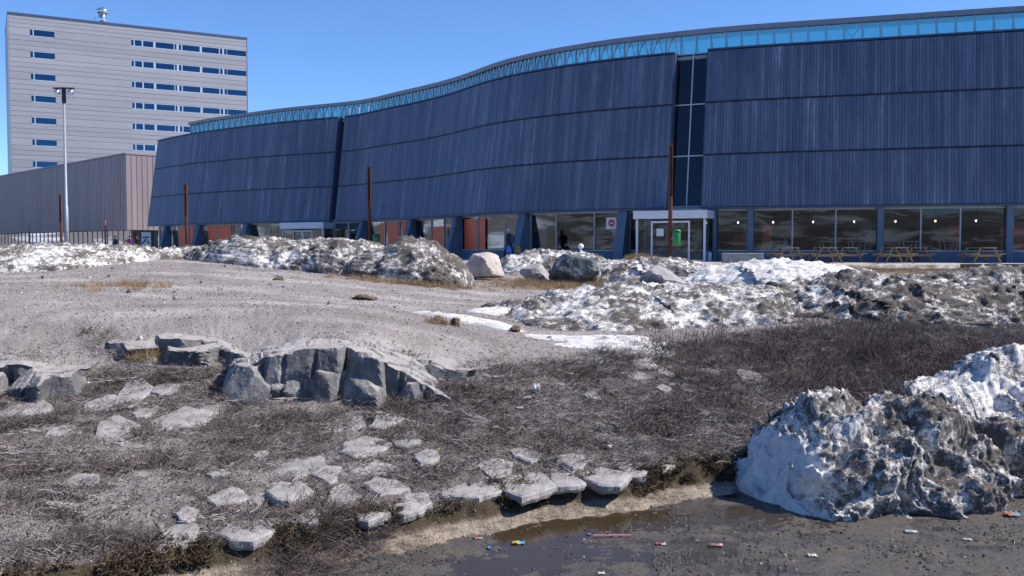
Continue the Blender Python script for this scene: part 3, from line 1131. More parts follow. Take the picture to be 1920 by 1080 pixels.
def entrance(px0, px1, out, label, zc0, zc1):
    """white glazed porch box standing out from the facade"""
    s0, s1 = s_at(px0), s_at(px1)
    sm = (s0 + s1) / 2
    a, b = gpt(s0, 0), gpt(s1, 0)
    t = (b - a); L = t.length; t = t / L
    n = Vector((t.y, -t.x, 0))
    M = Matrix(((t.x, -n.x, 0, a.x), (t.y, -n.y, 0, a.y), (0, 0, 1, TZ), (0, 0, 0, 1)))
    e = thing("entrance_porch", label, "entrance", (a + b) / 2 + Vector((0, 0, TZ)))
    hc0, hc1 = zc0 - TZ, zc1 - TZ
    c = MB(); c.bbox(-.12, L + .12, -out - .15, .1, hc0, hc1, .02, M); c.build("canopy", M_WHITE, e)
    for x in (0.06, L - .06):
        p = MB(); p.bbox(x - .06, x + .06, -out, -out + .12, 0, hc0 - .002, .01, M); p.build("post", M_WHITE, e)
    dw = min(1.05, L * .28)
    x0 = L / 2 - dw - .02
    for k in range(2):
        xa = x0 + k * (dw + .04)
        f = MB()
        for (xx0, xx1, zz0, zz1) in ((xa, xa + .09, .03, hc0 - .12), (xa + dw - .09, xa + dw, .03, hc0 - .12), (xa + .09, xa + dw - .09, .03, .16), (xa + .09, xa + dw - .09, hc0 - .22, hc0 - .12)):
            f.box(xx0, xx1, -out + .02, -out + .09, zz0, zz1, M)
        d = f.build("door", M_WHITE, e)
        g = MB(); g.box(xa + .09, xa + dw - .09, -out + .045, -out + .065, .16, hc0 - .22, M); g.build("door_pane", M_WIN, d)
        h = MB(); h.bar(M @ Vector((xa + (dw - .14 if k == 0 else .14), -out - .03, .85)), M @ Vector((xa + (dw - .14 if k == 0 else .14), -out - .03, 1.5)), .03, .03); h.build("handle", M_GALV, d)
    for (xa, xb) in ((.12, x0 - .02), (x0 + 2 * dw + .06, L - .12)):
        if xb - xa > .15:
            g = MB(); g.box(xa, xb, -out + .05, -out + .07, .1, hc0 - .05, M); g.build("side_pane", M_WIN, e)
            g = MB(); g.box(xa, xb, -out + .03, -out + .09, .0, .095, M); g.build("bottom_rail", M_WHITE, e)
    for x in (.02, L - .04):
        g = MB(); g.box(x, x + .02, -out + .13, -.1, .05, hc0 - .03, M); g.build("return_pane", M_WIN, e)
    return e, M, L


ent1, EM, EL = entrance(1204, 1334, 1.7, "white framed glass entrance porch behind the tall rusty post", ZB - .62, ZB - .18)
ent2, EM2, EL2 = entrance(539, 616, 1.2, "smaller white entrance porch half hidden behind the snow bank", ZB - .65, ZB - .12)
no = MB(); no.box(EL * .5 - .75, EL * .5 - .35, -1.72, -1.705, 1.35, 1.75, EM); tag(no.build("paper_notice", M_WHITE), "white paper notice stuck inside the entrance door glass", "notice")

# round red-on-white sticker sign in a window
s = s_at(1139)
_, t, n = curve(s)
o = gpt(s, 3.75, .03)
Mx = Matrix(((t.x, -n.x, 0, o.x), (t.y, -n.y, 0, o.y), (0, 0, 1, o.z), (0, 0, 0, 1)))
sg = thing("window_sign", "white window sign with a red disc beside the splayed pier", "sign", o)
q = MB(); q.box(-.34, .3, 0, .015, -.36, .3, Mx); q.build("sign_board", M_WHITE, sg)
q = MB(); vv = [(Mx @ Vector((.0 + .21 * math.cos(k * math.pi / 12), -.006, -.02 + .21 * math.sin(k * math.pi / 12)))) for k in range(24)]
q.add(vv, [tuple(range(24))]); q.build("red_disc", simple("sign_red", (.55, .06, .06), .5), sg)
q = MB(); q.box(-.12, .12, -.011, -.008, -.045, .005, Mx); q.build("white_bar", M_WHITE, sg)

# ================================================================== TOWER BLOCK
TA, TB = np.array([-82.6, 155.7]), np.array([-48.95, 174.8])
tv = TB - TA
TL = float(np.hypot(*tv)); tv = tv / TL
tn = np.array([tv[1], -tv[0]])


def tu(px):
    k = (px - 960) / (F * math.cos(PITCH)) * 1.0
    k = (px - 960) / F
    # solve TA + u tv on the ray X = k*Y
    return float((k * TA[1] - TA[0]) / (tv[0] - k * tv[1]))


TM = Matrix(((tv[0], -tn[0], 0, TA[0]), (tv[1], -tn[1], 0, TA[1]), (0, 0, 1, 0), (0, 0, 0, 1)))
tower = thing("tower_block", "tall silver-grey slab tower with horizontal panels and blue strip windows", "building", (TA[0], TA[1], TZ))
core = MB(); core.box(.1, TL - .1, .25, 16, TZ, 40.6, TM); core.build("core", M_BACK, tower)
par = MB(); par.box(-.15, TL + .15, -.12, 16.2, 40.55, 40.85, TM); par.build("parapet", M_TRIM, tower)
sd = MB(); sd.box(TL + .002, TL + .14, .02, 16, TZ, 40.54, TM); sd.build("side_wall", M_TRIM, tower)
sd = MB(); sd.box(-.14, -.002, .02, 16, TZ, 40.54, TM); sd.build("side_wall", M_TOWER, tower)
WZ0, FH = 37.85, 3.62                 # centre of the top window row, storey height
lw = (tu(66), tu(111.5))
rw = (tu(253), tu(466.5))
CR = []
z = 40.55
rows = [WZ0 - FH * k for k in range(10)]
for k, zc in enumerate(rows):
    t0 = z
    wt, wb = zc + .62, zc - .62
    n = 3 if k else 3
    for j in range(n):
        CR.append((t0 - (t0 - wt) * (j + 1) / n, t0 - (t0 - wt) * j / n, None))
    CR.append((wb, wt, k))
    z = wb
CR.append((TZ, z, None))
for z0, z1, k in CR:
    segs = [(0, TL)] if k is None else [(0, lw[0]), (lw[1], rw[0]), (rw[1], TL)]
    for a, b in segs:
        if b - a < .05:
            continue
        c = MB(); c.box(a + .006, b - .006, 0, .2, z0 + .035, z1 - .012, TM)
        c.build("cladding_panel", M_TOWER, tower)
RP = [(253.5, 258), (260, 273), (275.5, 294.5), (298.5, 332.5), (334, 337.5), (341.5, 346), (348, 380.5), (384.5, 416), (417.8, 422.5), (425.5, 430.3), (431, 466)]
for k, zc in enumerate(rows[:8]):
    for pans, e in (([(66, 71), (73, 111)], lw), (RP, rw)):
        wn = MB()
        wn.box(e[0] + .01, e[1] - .01, .02, .18, zc + .5, zc + .615, TM)
        wn.box(e[0] + .01, e[1] - .01, .02, .18, zc - .615, zc - .5, TM)
        xs = [e[0] + .01] + [v for a, b in pans for v in (tu(a), tu(b))] + [e[1] - .01]
        for a, b in zip(xs[::2], xs[1::2]):
            if b - a > .02:
                wn.box(a, b, .03, .13, zc - .5, zc + .5, TM)
        w = wn.build("window", M_TFRAME, tower)
        for a, b in pans:
            g = MB(); g.box(tu(a) + .005, tu(b) - .005, .08, .1, zc - .5, zc + .5, TM); g.build("pane", M_TWIN, w)
            if tu(b) - tu(a) > .9:
                hb = [0, .25, .55, 0, .9, .35, 0, .7][(int(a) * 7 + k * 5) % 8]
                if hb:
                    g = MB(); g.box(tu(a) + .02, tu(b) - .02, .16, .175, zc + .5 - hb, zc + .5, TM); g.build("blind", M_STRUT, w)
# rooftop flue and aerial
fx = TM @ Vector((tu(205), 3.0, 40.8))
fl_ = thing("rooftop_flue", "shiny steel flue standing on the tower roof", "flue", fx)
q = MB(); q.lathe([(.62, 0), (.62, 1.9), (.55, 1.95)], 20, fx); q.build("stack", M_CHROME, fl_, smooth_shade=True)
q = MB(); q.lathe([(.6, 1.96), (1.0, 2.2), (1.0, 2.75), (.6, 2.95), (.25, 3.2)], 20, fx); q.build("cowl", M_CHROME, fl_, smooth_shade=True)
ax = TM @ Vector((tu(190), 3.0, 40.8))
q = MB(); q.tube([ax, ax + Vector((0, 0, 1.5))], .06); q.tube([ax + Vector((-.25, 0, 1.1)), ax + Vector((.25, 0, 1.1))], .04); tag(q.build("roof_aerial", M_CHROME), "thin aerial on the tower roof beside the steel flue", "aerial")

# ================================================================== LOW BROWN BUILDING
LA, LB_ = np.array([-43.0, 105.0]), np.array([-76.5, 140.0])
LBX = LA + (LB_ - LA) * 1.5
lowb = thing("low_hall", "low hall clad in brown vertical metal panels left of the wave building", "building", (LA[0], LA[1], TZ))
zt, zb = 12.66, 4.22


def panels(A, B, mat, w, outn):
    d = B - A
    L = float(np.hypot(*d)); d = d / L
    n_ = np.array(outn)
    M = Matrix(((d[0], -n_[0], 0, A[0]), (d[1], -n_[1], 0, A[1]), (0, 0, 1, 0), (0, 0, 0, 1)))
    k = int(L / w)
    w = L / k
    me = MB()
    me.bbox(-w / 2 + .012, w / 2 - .012, -.02, .06, zb + .02, zt - .02, .012)
    me.box(w / 2 - .03, w / 2 - .013, -.05, -.021, zb + .03, zt - .03)
    me = me.mesh("cladding_panel", mat)
    for i in range(k):
        inst("cladding_panel", me, lowb, M @ Matrix.Translation((w * (i + .5), 0, 0)))
    return M, L


dl = (LBX - LA) / np.hypot(*(LBX - LA))
nl = np.array([-dl[1], dl[0]])
if nl @ np.array([0, -1]) < 0: nl = -nl
dr = -nl
Rend = LA + dr * 17
M1, L1 = panels(LA, LBX, M_LOW, .8, nl)
M2, L2 = panels(LA, Rend, M_LOW, .6, -dl)
lb = MB()
lb.hexa([Vector((*(LA + .07 * (dr + dl)), zb)), Vector((*(Rend + .07 * dl), zb)), Vector((*(LBX + dr * 17), zb)), Vector((*(LBX + .07 * dr), zb)), Vector((*(LA + .07 * (dr + dl)), zt - .03)), Vector((*(Rend + .07 * dl), zt - .03)), Vector((*(LBX + dr * 17), zt - .03)), Vector((*(LBX + .07 * dr), zt - .03))])
lb.build("body", M_BACK, lowb)
for M, L in ((M1, L1), (M2, L2)):
    c = MB(); c.box(-.06, L + .02, -.09, .3, zt, zt + .16, M); c.build("parapet_cap", M_LOW, lowb)
    c = MB(); c.box(.5, L, .45, .5, TZ + .06, zb - .02, M)
    g = c.build("shop_glass", M_WIN, lowb)
    for i in range(int(L / 1.6)):
        m_ = MB(); m_.box(.5 + i * 1.6, .58 + i * 1.6, .38, .445, TZ, zb, M); m_.build("glazing_bar", M_SILL if i % 3 else M_STRUT, lowb)
    c = MB(); c.box(.5, L, 5.4, 5.6, TZ, zb, M); c.build("back_wall", M_INT, lowb)
for i, (a, b, d) in enumerate([(.8, 2.6, .9), (4.6, 7.0, .8), (9.0, 11.2, 1.0)]):
    c = MB(); c.box(a, b, d, d + .1, TZ + .02, zb - .02, M1); c.build("red_panel", M_RED, lowb)
for i in range(26):
    c = MB(); a = 14 + i * 1.35
    c.box(a, a + .8, .9 + .3 * (i % 3), 1.0 + .3 * (i % 3), TZ + .02, TZ + 1.5 + .35 * ((i * 7) % 4), M1)
    c.build("display_panel", [M_STRUT, M_TFRAME, M_INT, M_CONC][(i * 5) % 4], lowb)

# ================================================================== SNOW BANKS
def gridfaces(nu, nv):
    ii = np.arange((nu - 1) * nv).reshape(nu - 1, nv)[:, :-1].ravel()
    return np.c_[ii, ii + nv, ii + nv + 1, ii + 1]


def snow_bank(label, pts, hw, mat, seed, res=.05, e=.75, amp=.22, dirt=0.0, fine=.05, clean_end=None, pits=0.0, name="snow_bank", dv=.85):
    """a ridge of ploughed snow: pts = (photo column, depth, photo row of the crest)"""
    P = []
    for px, Y, ty in pts:
        q = PY(px, ty, Y)
        P.append((q[0], Y, q[2]))
    P = np.array(P)
    t = np.r_[0, np.cumsum(np.hypot(np.diff(P[:, 0]), np.diff(P[:, 1])))]
    L = t[-1]
    nu = int(np.clip(L / res, 40, 420))
    nv = int(np.clip(hw * 3.0 / res, 30, 240))
    u = np.linspace(0, 1, nu)
    x, y, zc = (np.interp(u * L, t, P[:, k]) for k in range(3))
    ker = np.ones(9) / 9
    zs = np.convolve(np.pad(zc, 4, 'edge'), ker, 'valid')
    tx, ty_ = np.gradient(x), np.gradient(y)
    l = np.hypot(tx, ty_)
    sx, sy = ty_ / l, -tx / l                       # towards the viewer's side
    endw = np.clip(1 - np.abs(2 * u - 1) ** 8, 0, 1) ** .5
    th = np.linspace(0, np.pi, nv)
    cs = np.sign(np.cos(th)) * np.abs(np.cos(th)) ** e
    sn = np.sin(th) ** e
    U, TH = np.meshgrid(np.arange(nu), np.arange(nv), indexing='ij')
    U, TH = U.ravel(), TH.ravel()
    X = x[U] + sx[U] * cs[TH] * hw * (.04 + .96 * endw[U])
    Y = y[U] + sy[U] * cs[TH] * hw * (.04 + .96 * endw[U])
    g = terrain(X, Y, False)[0]
    gc = terrain(x, y, False)[0]
    h = (zs - gc)
    Z = g - .12 + (h[U] + .12) * sn[TH] * (.1 + .9 * endw[U])
    V = np.c_[X, Y, Z]
    # rough surface
    nrm = np.c_[sx[U] * cs[TH], sy[U] * cs[TH], sn[TH] + .2]
    nrm /= np.linalg.norm(nrm, axis=1)[:, None]
    big = fbm(V, 1.1, 3, seed, .55)
    med = fbm(V, 3.2, 4, seed + 11, .6)
    rid = fbm(V, 2.2, 3, seed + 23, .5, True)
    fin = fbm(V, 10, 4, seed + 31, .7)
    disp = amp * (.75 * big + .55 * med) + amp * .25 * (rid - .8) + fine * fin
    if pits:
        pt = fbm(V, 2.6, 2, seed + 51, .5)
        disp -= pits * smooth(.18, .5, pt)
    k = smooth(0, .25, sn[TH])
    V = V + nrm * (disp * (.25 + .75 * k))[:, None]
    V[:, 0] += amp * .35 * k * fbm(V + 31, 2.5, 2, seed + 41)
    d = dirt + dv * (.12 * rid + .17 * big - .1 * med + .07 * fin)
    if clean_end is not None:
        d = d - clean_end * (1 - smooth(.03, .10, U / nu + .05 * med))
    me = npmesh(name, V, gridfaces(nu, nv), [mat], True)
    attr(me, 'dirt', d)
    o = inst(name, me)
    return tag(o, label, "snow bank", "ploughed snow banks")


snow_bank("low dirty snow bank at the far left in front of the brown hall", [(-90, 23, 468), (0, 23.5, 463), (60, 24, 460), (150, 26, 460), (230, 27.5, 465), (300, 28.5, 469), (370, 29, 464), (430, 29, 462), (470, 29, 466)], 2.0, M_SNOW, 101, .055, .9, .11, .03)
snow_bank("long humped snow bank in front of the smaller white entrance porch", [(400, 28.5, 468), (455, 28, 453), (500, 27.5, 445), (545, 27.5, 453), (590, 27.5, 449), (640, 27.5, 446), (690, 27, 455), (740, 26.6, 463)], 2.0, M_SNOW, 131, .05, .9, .12, .05)
snow_bank("peaked grey-brown snow heap left of the beige boulder", [(690, 26.6, 482), (735, 26.2, 464), (775, 26, 447), (800, 26, 453), (830, 26, 470), (855, 26, 487), (890, 26, 512)], 1.9, M_SNOWD, 161, .045, 1.0, .14, .0)
snow_bank("low snow bank behind the boulders below the dark windows", [(925, 33.5, 488), (960, 33.5, 478), (1010, 34, 471), (1060, 34, 471), (1110, 34, 478), (1150, 34, 488)], 1.3, M_SNOW, 181, .06, .9, .12, .03)
snow_bank("speckled snow bank between the dark boulder and the tall rusty post", [(1105, 28.5, 512), (1140, 29, 494), (1190, 29.5, 486), (1240, 29.5, 486), (1290, 29.5, 491), (1340, 29, 503)], 2.3, M_SNOW, 201, .05, .95, .11, .04)
snow_bank("bright clean snow drift in front of the concrete bench", [(1300, 26.5, 520), (1370, 27, 500), (1440, 27, 489), (1490, 27, 491), (1540, 26.5, 501), (1590, 26, 511), (1650, 25.5, 522)], 2.8, M_SNOWC, 221, .06, .9, .12, -.05)
snow_bank("long white-and-grey snow bank crossing the middle of the mound", [(930, 16.6, 600), (985, 16.8, 585), (1040, 17.1, 569), (1100, 17.5, 553), (1160, 18, 540), (1230, 18.3, 533), (1300, 18.4, 531), (1370, 18.6, 537), (1440, 18.6, 542), (1510, 18.2, 560)], 2.2, M_SNOW, 241, .038, .95, .11, .03, .035)
snow_bank("sooty black-crusted snow bank at the right behind the willow scrub", [(1455, 17.6, 585), (1490, 18, 555), (1540, 18.4, 535), (1600, 18.6, 525), (1655, 18.8, 512), (1700, 18.8, 524), (1760, 19, 533), (1830, 19.2, 520), (1900, 19.3, 512), (1990, 19.4, 510), (2100, 19.4, 520)], 2.2, M_SNOWD, 271, .04, .95, .16, .0, .045)
snow_bank("strip of clean snow behind the sooty bank at the right edge", [(1690, 24.5, 530), (1750, 24.8, 523), (1830, 25, 519), (1900, 25, 514), (2000, 25, 512)], 1.5, M_SNOWC, 291, .08, .9, .1, .0)
snow_bank("large dirty snow lump standing in the road in the lower right", [(1420, 8.8, 820), (1450, 8.85, 785), (1525, 8.95, 735), (1590, 9.1, 738), (1660, 9.2, 750), (1740, 9.4, 775), (1820, 9.6, 795), (1900, 9.8, 815), (2000, 10.1, 835), (2120, 10.5, 870)], 1.0, M_SNOWN, 311, .0125, 1.08, .2, .05, .034, .42, .22, "snow_lump", .45)
snow_bank("bluish melting ice shelf on the bank at the right edge", [(1755, 11.5, 745), (1795, 11.7, 728), (1840, 11.8, 714), (1900, 11.9, 706), (1980, 12, 702), (2080, 12, 708)], .85, M_SNOWC, 341, .02, .8, .11, .14, .03, None, .06, "snow_lump")
for (px, py, w, h, sd, lab) in [(888, 613, .75, .1, 361, "small flat snow patch on the gravel beside the long bank"), (985, 592, .95, .12, 371, "clean snow tongue at the left end of the long bank"), (1150, 624, 1.3, .06, 381, "thin melting snow sheet along the foot of the long bank"), (150, 497, 1.4, .08, 383, "thin snow patch on the crest at the foot of the left bank")]:
    c = PZ(px, py, 1.1) if py > 560 else PY(px, py, 25)
    n = 40
    th, r = np.meshgrid(np.linspace(0, 2 * np.pi, 64, endpoint=False), np.linspace(0, 1, n))
    out = 1 + .35 * np.sin(th * 2 + sd) + .2 * np.sin(th * 5 + 2 * sd)
    X = c[0] + np.cos(th) * r * w * out
    Y = c[1] + np.sin(th) * r * w * .45 * out
    X, Y = X.ravel(), Y.ravel()
    Z = terrain(X, Y)[0] - .02 + (h + .02) * np.sqrt(np.clip(1 - r.ravel() ** 2, 0, 1)) + .03 * fbm(np.c_[X, Y, X * 0], 6, 3, sd) * (1 - r.ravel())
    ii = np.arange((n - 1) * 64).reshape(n - 1, 64)
    jj = np.roll(ii, -1, 1)
    me = npmesh("snow_patch", np.c_[X, Y, Z], np.stack([ii, jj, jj + 64, ii + 64], -1).reshape(-1, 4), [M_SNOWC], True)
    attr(me, 'dirt', .12 + .2 * fbm(np.c_[X, Y, X * 0], 4, 3, sd + 3))
    tag(inst("snow_patch", me), lab, "snow patch")


# ================================================================== ROCKS
_ico_cache = {}


def ico(n):
    if n in _ico_cache: return _ico_cache[n]
    import bmesh
    bm = bmesh.new()
    bmesh.ops.create_icosphere(bm, subdivisions=n, radius=1)
    V = np.array([v.co[:] for v in bm.verts]); Fc = np.array([[v.index for v in f.verts] for f in bm.faces])
    bm.free()
    _ico_cache[n] = (V, Fc)
    return V, Fc


def rock_shape(seed, n=5, planes=14, flat=1.0, amp=.05, lo=.62, hi=1.0):
    rs_ = np.random.RandomState(seed)
    D, Fc = ico(n)
    N = rs_.normal(size=(planes, 3)); N[:, 2] *= flat
    N /= np.linalg.norm(N, axis=1)[:, None]
    c = rs_.uniform(lo, hi, planes)
    dt = D @ N.T
    r = np.where(dt > .05, c / np.maximum(dt, .05), 9).min(1)
    r = np.minimum(r, 1.15)
    V = D * r[:, None]
    V = V * (1 + amp * fbm(V, 2.2, 4, seed) + amp * .35 * fbm(V, 9, 3, seed + 5))[:, None]
    return V, Fc


def boulder(name, label, px, py_base, Y, w, h, dpt, mat, seed, sink=.12, rot=0.0, planes=14, group=None, cat="boulder", zabs=False):
    c = PY(px, py_base, Y)
    V, Fc = rock_shape(seed, 5, planes)
    V = V / np.abs(V).max(0)
    V = V * np.array([w / 2, dpt / 2, h / 2])
    ca, sa = math.cos(rot), math.sin(rot)
    X = V[:, 0] * ca - V[:, 1] * sa; Yv = V[:, 0] * sa + V[:, 1] * ca
    V = np.c_[X, Yv, V[:, 2] + h / 2 - sink]
    z = c[2] if zabs else min(tz(c[0], Y), c[2] + .25)
    me = npmesh(name, V, Fc, [mat], False)
    o = inst(name, me, None, Matrix.Translation((c[0], Y, z)))
    return tag(o, label, cat, group)


boulder("boulder", "smooth beige boulder beside the peaked snow heap", 910, 525, 28.6, 1.42, 1.0, 1.2, M_BEIGE, 12, .16, .3)
boulder("boulder", "rounded mauve-grey boulder between the beige and the dark boulder", 1003, 530, 28.6, 1.0, .78, .9, M_GREYB, 21, .14, .1)
boulder("boulder", "big dark lichen-covered boulder with a white right face", 1070, 536, 27.6, 1.75, 1.15, 1.3, M_DARKB, 33, .16, -.35)
pb = boulder("boulder", "pale grey pointed boulder with a blue painted square mark", 1242, 545, 18.6, .95, .66, .8, M_GREYB, 48, .14, .15, zabs=True)
boulder("boulder", "small white-faced stone leaning on the dark boulder", 1112, 512, 27.7, .42, .62, .6, M_BEIGE, 57, .02, .5)
# painted mark on the pale boulder: two nested rounded squares on a plate that follows the stone
mk = MB()
cx = PY(1232, 525, 18.6 - .4)
for r0, r1 in ((.115, .095), (.05, .034)):
    ou = [(r0 * math.copysign(abs(math.cos(a)) ** .5, math.cos(a)), r0 * .85 * math.copysign(abs(math.sin(a)) ** .5, math.sin(a))) for a in np.linspace(0, 2 * math.pi, 33)[:-1]]
    k = r1 / r0
    vs_ = [(x, 0, y) for x, y in ou] + [(x * k, 0, y * k) for x, y in ou]
    mk.add(vs_, [(i, (i + 1) % 32, 32 + (i + 1) % 32, 32 + i) for i in range(32)])


def ray_front(o, x, z):
    """front surface of a mesh (towards -Y) at world x, z"""
    M = WM[o.name]
    me = o.data
    co = np.empty(len(me.vertices) * 3, np.float32); me.vertices.foreach_get('co', co)
    co = co.reshape(-1, 3) + np.array(M.translation)
    d = np.hypot(co[:, 0] - x, co[:, 2] - z)
    near = np.argsort(d)[:40]
    return float(co[near, 1].min())


mv = []
for x, y, z in mk.v:
    X, Z = cx[0] + x, cx[2] + z
    mv.append((X, ray_front(pb, X, Z) - .012, Z))
mk.v = mv
mo = mk.build("painted_mark", simple("blue_grey_paint", (.07, .09, .16), .7), pb)

# ---- blasted bedrock: fractured angular blocks standing edge to edge
def block(rs_, w, d, h, yaw, tilt, seed):
    D, Fc = ico(5)
    N = [(1, 0, 0), (-1, 0, 0), (0, 1, 0), (0, -1, 0), (0, 0, 1), (0, 0, -1)]
    N = np.array(N, float) + rs_.normal(0, .16, (6, 3))
    c = [1, 1, 1, 1, 1, 1]
    N[4] = (tilt[0] * w / h * .6, tilt[1] * d / h * .6, 1)
    ex = rs_.normal(size=(6, 3)); ex[:, 1] = -np.abs(ex[:, 1]); ex[:4, 0] = -np.abs(ex[:4, 0]); ex[:, 2] = np.abs(ex[:, 2]) * .8
    N = np.vstack([N, ex]); N /= np.linalg.norm(N, axis=1)[:, None]
    c = np.r_[np.ones(6), rs_.uniform(.85, 1.2, 6)]
    dt = D @ N.T
    r = np.where(dt > .02, c / np.maximum(dt, .02), 9).min(1)
    V = D * r[:, None] * np.array([w, d, h]) / 2
    n = V / np.linalg.norm(V, axis=1)[:, None]
    V = V + n * (.010 * fbm(V, 5, 4, seed, .6) + .012 * (fbm(V * np.array([1, 1, .5]), 9, 3, seed + 9, .6, True) - .9) * .5)[:, None]
    ca, sa = math.cos(yaw), math.sin(yaw)
    return np.c_[V[:, 0] * ca - V[:, 1] * sa, V[:, 0] * sa + V[:, 1] * ca, V[:, 2]], Fc


def outcrop(label, cols, Y0, step, seed, deep=1.0, grooves=(), tilt=(.12, -.1)):
    """cols: (photo column, row of the upper edge, row of the foot)"""
    rs_ = np.random.RandomState(seed)
    A = np.array(cols, float)
    VV, FF, nb = [], [], 0
    px = A[0, 0]
    while px < A[-1, 0]:
        wpx = step * rs_.uniform(.7, 1.4)
        m = px + wpx / 2
        yt, yb = np.interp(m, A[:, 0], A[:, 1]), np.interp(m, A[:, 0], A[:, 2])
        for layer in range(2):
            Y = Y0 + rs_.uniform(-.07, .07) + (.0 if layer == 0 else -.14)
            if layer == 1 and rs_.uniform() < .35: continue
            ft = 1.0 if layer == 0 else rs_.uniform(.3, .75)
            zt_ = PY(m, yb + (yt - yb) * ft, Y + (.25 if layer == 0 else .05))[2] + (.2 if layer == 0 else 0)
            zb_ = PY(m, yb, Y)[2] - .35
            h = zt_ - zb_
            w = wpx * Y / F * rs_.uniform(1.3, 1.8)
            V, Fc = block(rs_, w, deep, h, rs_.uniform(-.75, .2), (rs_.normal(tilt[0], .12), rs_.normal(tilt[1], .08)), seed + nb % 97)
            V = V + np.array([PY(m, yt, Y)[0] + rs_.uniform(-.05, .05), Y + deep / 2, zb_ + h / 2])
            VV.append(V); FF.append(Fc + nb); nb += len(V)
        px += wpx
    V = np.vstack(VV)
    zc = [PY(c[0], c[1], Y0 + .2)[2] for c in cols]
    xc = [PY(c[0], c[1], Y0 + .2)[0] for c in cols]
    lim = np.interp(V[:, 0], xc, zc) + .03 * (V[:, 1] - Y0) - .11 + .04 * fbm(V * np.array([1, 1, 0]), 2.2, 4, seed + 77) + .02 * np.round(2.5 * fbm(V * np.array([1, 1, 0]), 1.5, 2, seed + 78))
    V[:, 2] = np.minimum(V[:, 2], lim)
    for gx in grooves:                                    # half-round drill marks in the front
        x0 = PY(gx, 700, Y0)[0]
        dd = np.abs(V[:, 0] - x0)
        V[:, 1] += np.where((dd < .03) & (V[:, 1] < Y0 + .3), .05 * np.sqrt(np.clip(1 - (dd / .03) ** 2, 0, 1)), 0)
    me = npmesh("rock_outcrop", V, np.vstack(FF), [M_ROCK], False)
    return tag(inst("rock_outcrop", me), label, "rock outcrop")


outcrop("blasted grey rock face with vertical drill marks in the middle of the slope", [(425, 668, 690), (480, 654, 705), (530, 640, 738), (590, 636, 746), (650, 638, 747), (700, 650, 745), (760, 674, 742), (810, 702, 740), (862, 728, 738)], 10.85, 66, 5, 1.2, (532, 589, 640, 752, 800), (.22, -.12))
outcrop("smoother rock face in the upper left above the heath", [(235, 626, 638), (290, 619, 648), (345, 617, 672), (400, 624, 682), (450, 642, 684), (520, 652, 676)], 11.75, 90, 9, 1.3, (372, 392), (.1, -.16))
outcrop("dark squared rock face at the left edge of the slope", [(-90, 667, 726), (-30, 667, 724), (20, 667, 722), (45, 669, 718), (66, 680, 714)], 10.72, 40, 15, 1.0, (9, 62), (.05, -.08))
outcrop("small pale ledge of rock right of the drilled face", [(775, 662, 674), (815, 661, 680), (850, 666, 684), (880, 671, 677)], 11.6, 46, 19, .8, (), (.1, -.2))


def slab_mesh(seed, w, d, th, bow=.01):
    """flat stone with a straight-sided, angular outline"""
    r = np.random.RandomState(seed)
    k = r.randint(5, 8)
    an = np.sort((np.arange(k) + r.uniform(-.33, .33, k)) * 2 * np.pi / k + r.uniform(0, 6.28))
    rad_ = r.uniform(.78, 1.12, k)
    P = np.c_[np.cos(an) * rad_, np.sin(an) * rad_]
    out = []
    for i in range(k):
        for t in np.linspace(0, 1, 9)[:-1]:
            out.append(P[i] * (1 - t) + P[(i + 1) % k] * t)
    out = np.array(out)
    n = len(out)
    out = out * (1 + .035 * fbm(np.c_[out, out[:, :1] * 0], 3, 3, seed))[:, None]
    rows = []
    for f, z in ((.02, .5), (.25, .5), (.5, .5), (.75, .5), (.93, .49), (1.0, .36), (1.02, -.1), (.96, -.5)):
        rows.append(np.c_[out * f * np.array([w / 2, d / 2]), np.full(n, z * th)])
    V = np.vstack(rows)
    top = V[:, 2] > .2 * th
    V[:, 2] += np.where(top, bow * fbm(V, 5, 4, seed + 1), 0)
    V[:, 0] += .018 * fbm(V, 7, 3, seed + 2)
    V[:, 1] += .018 * fbm(V, 7, 3, seed + 3)
    V[:, 2] += np.where(top, 0, .02 * fbm(V, 6, 3, seed + 4))
    ii = np.arange(7 * n).reshape(7, n); jj = np.roll(ii, -1, 1)
    return npmesh("field_stone", V, np.stack([ii, ii + n, jj + n, jj], -1).reshape(-1, 4)[:, ::-1], [M_SLAB], False)


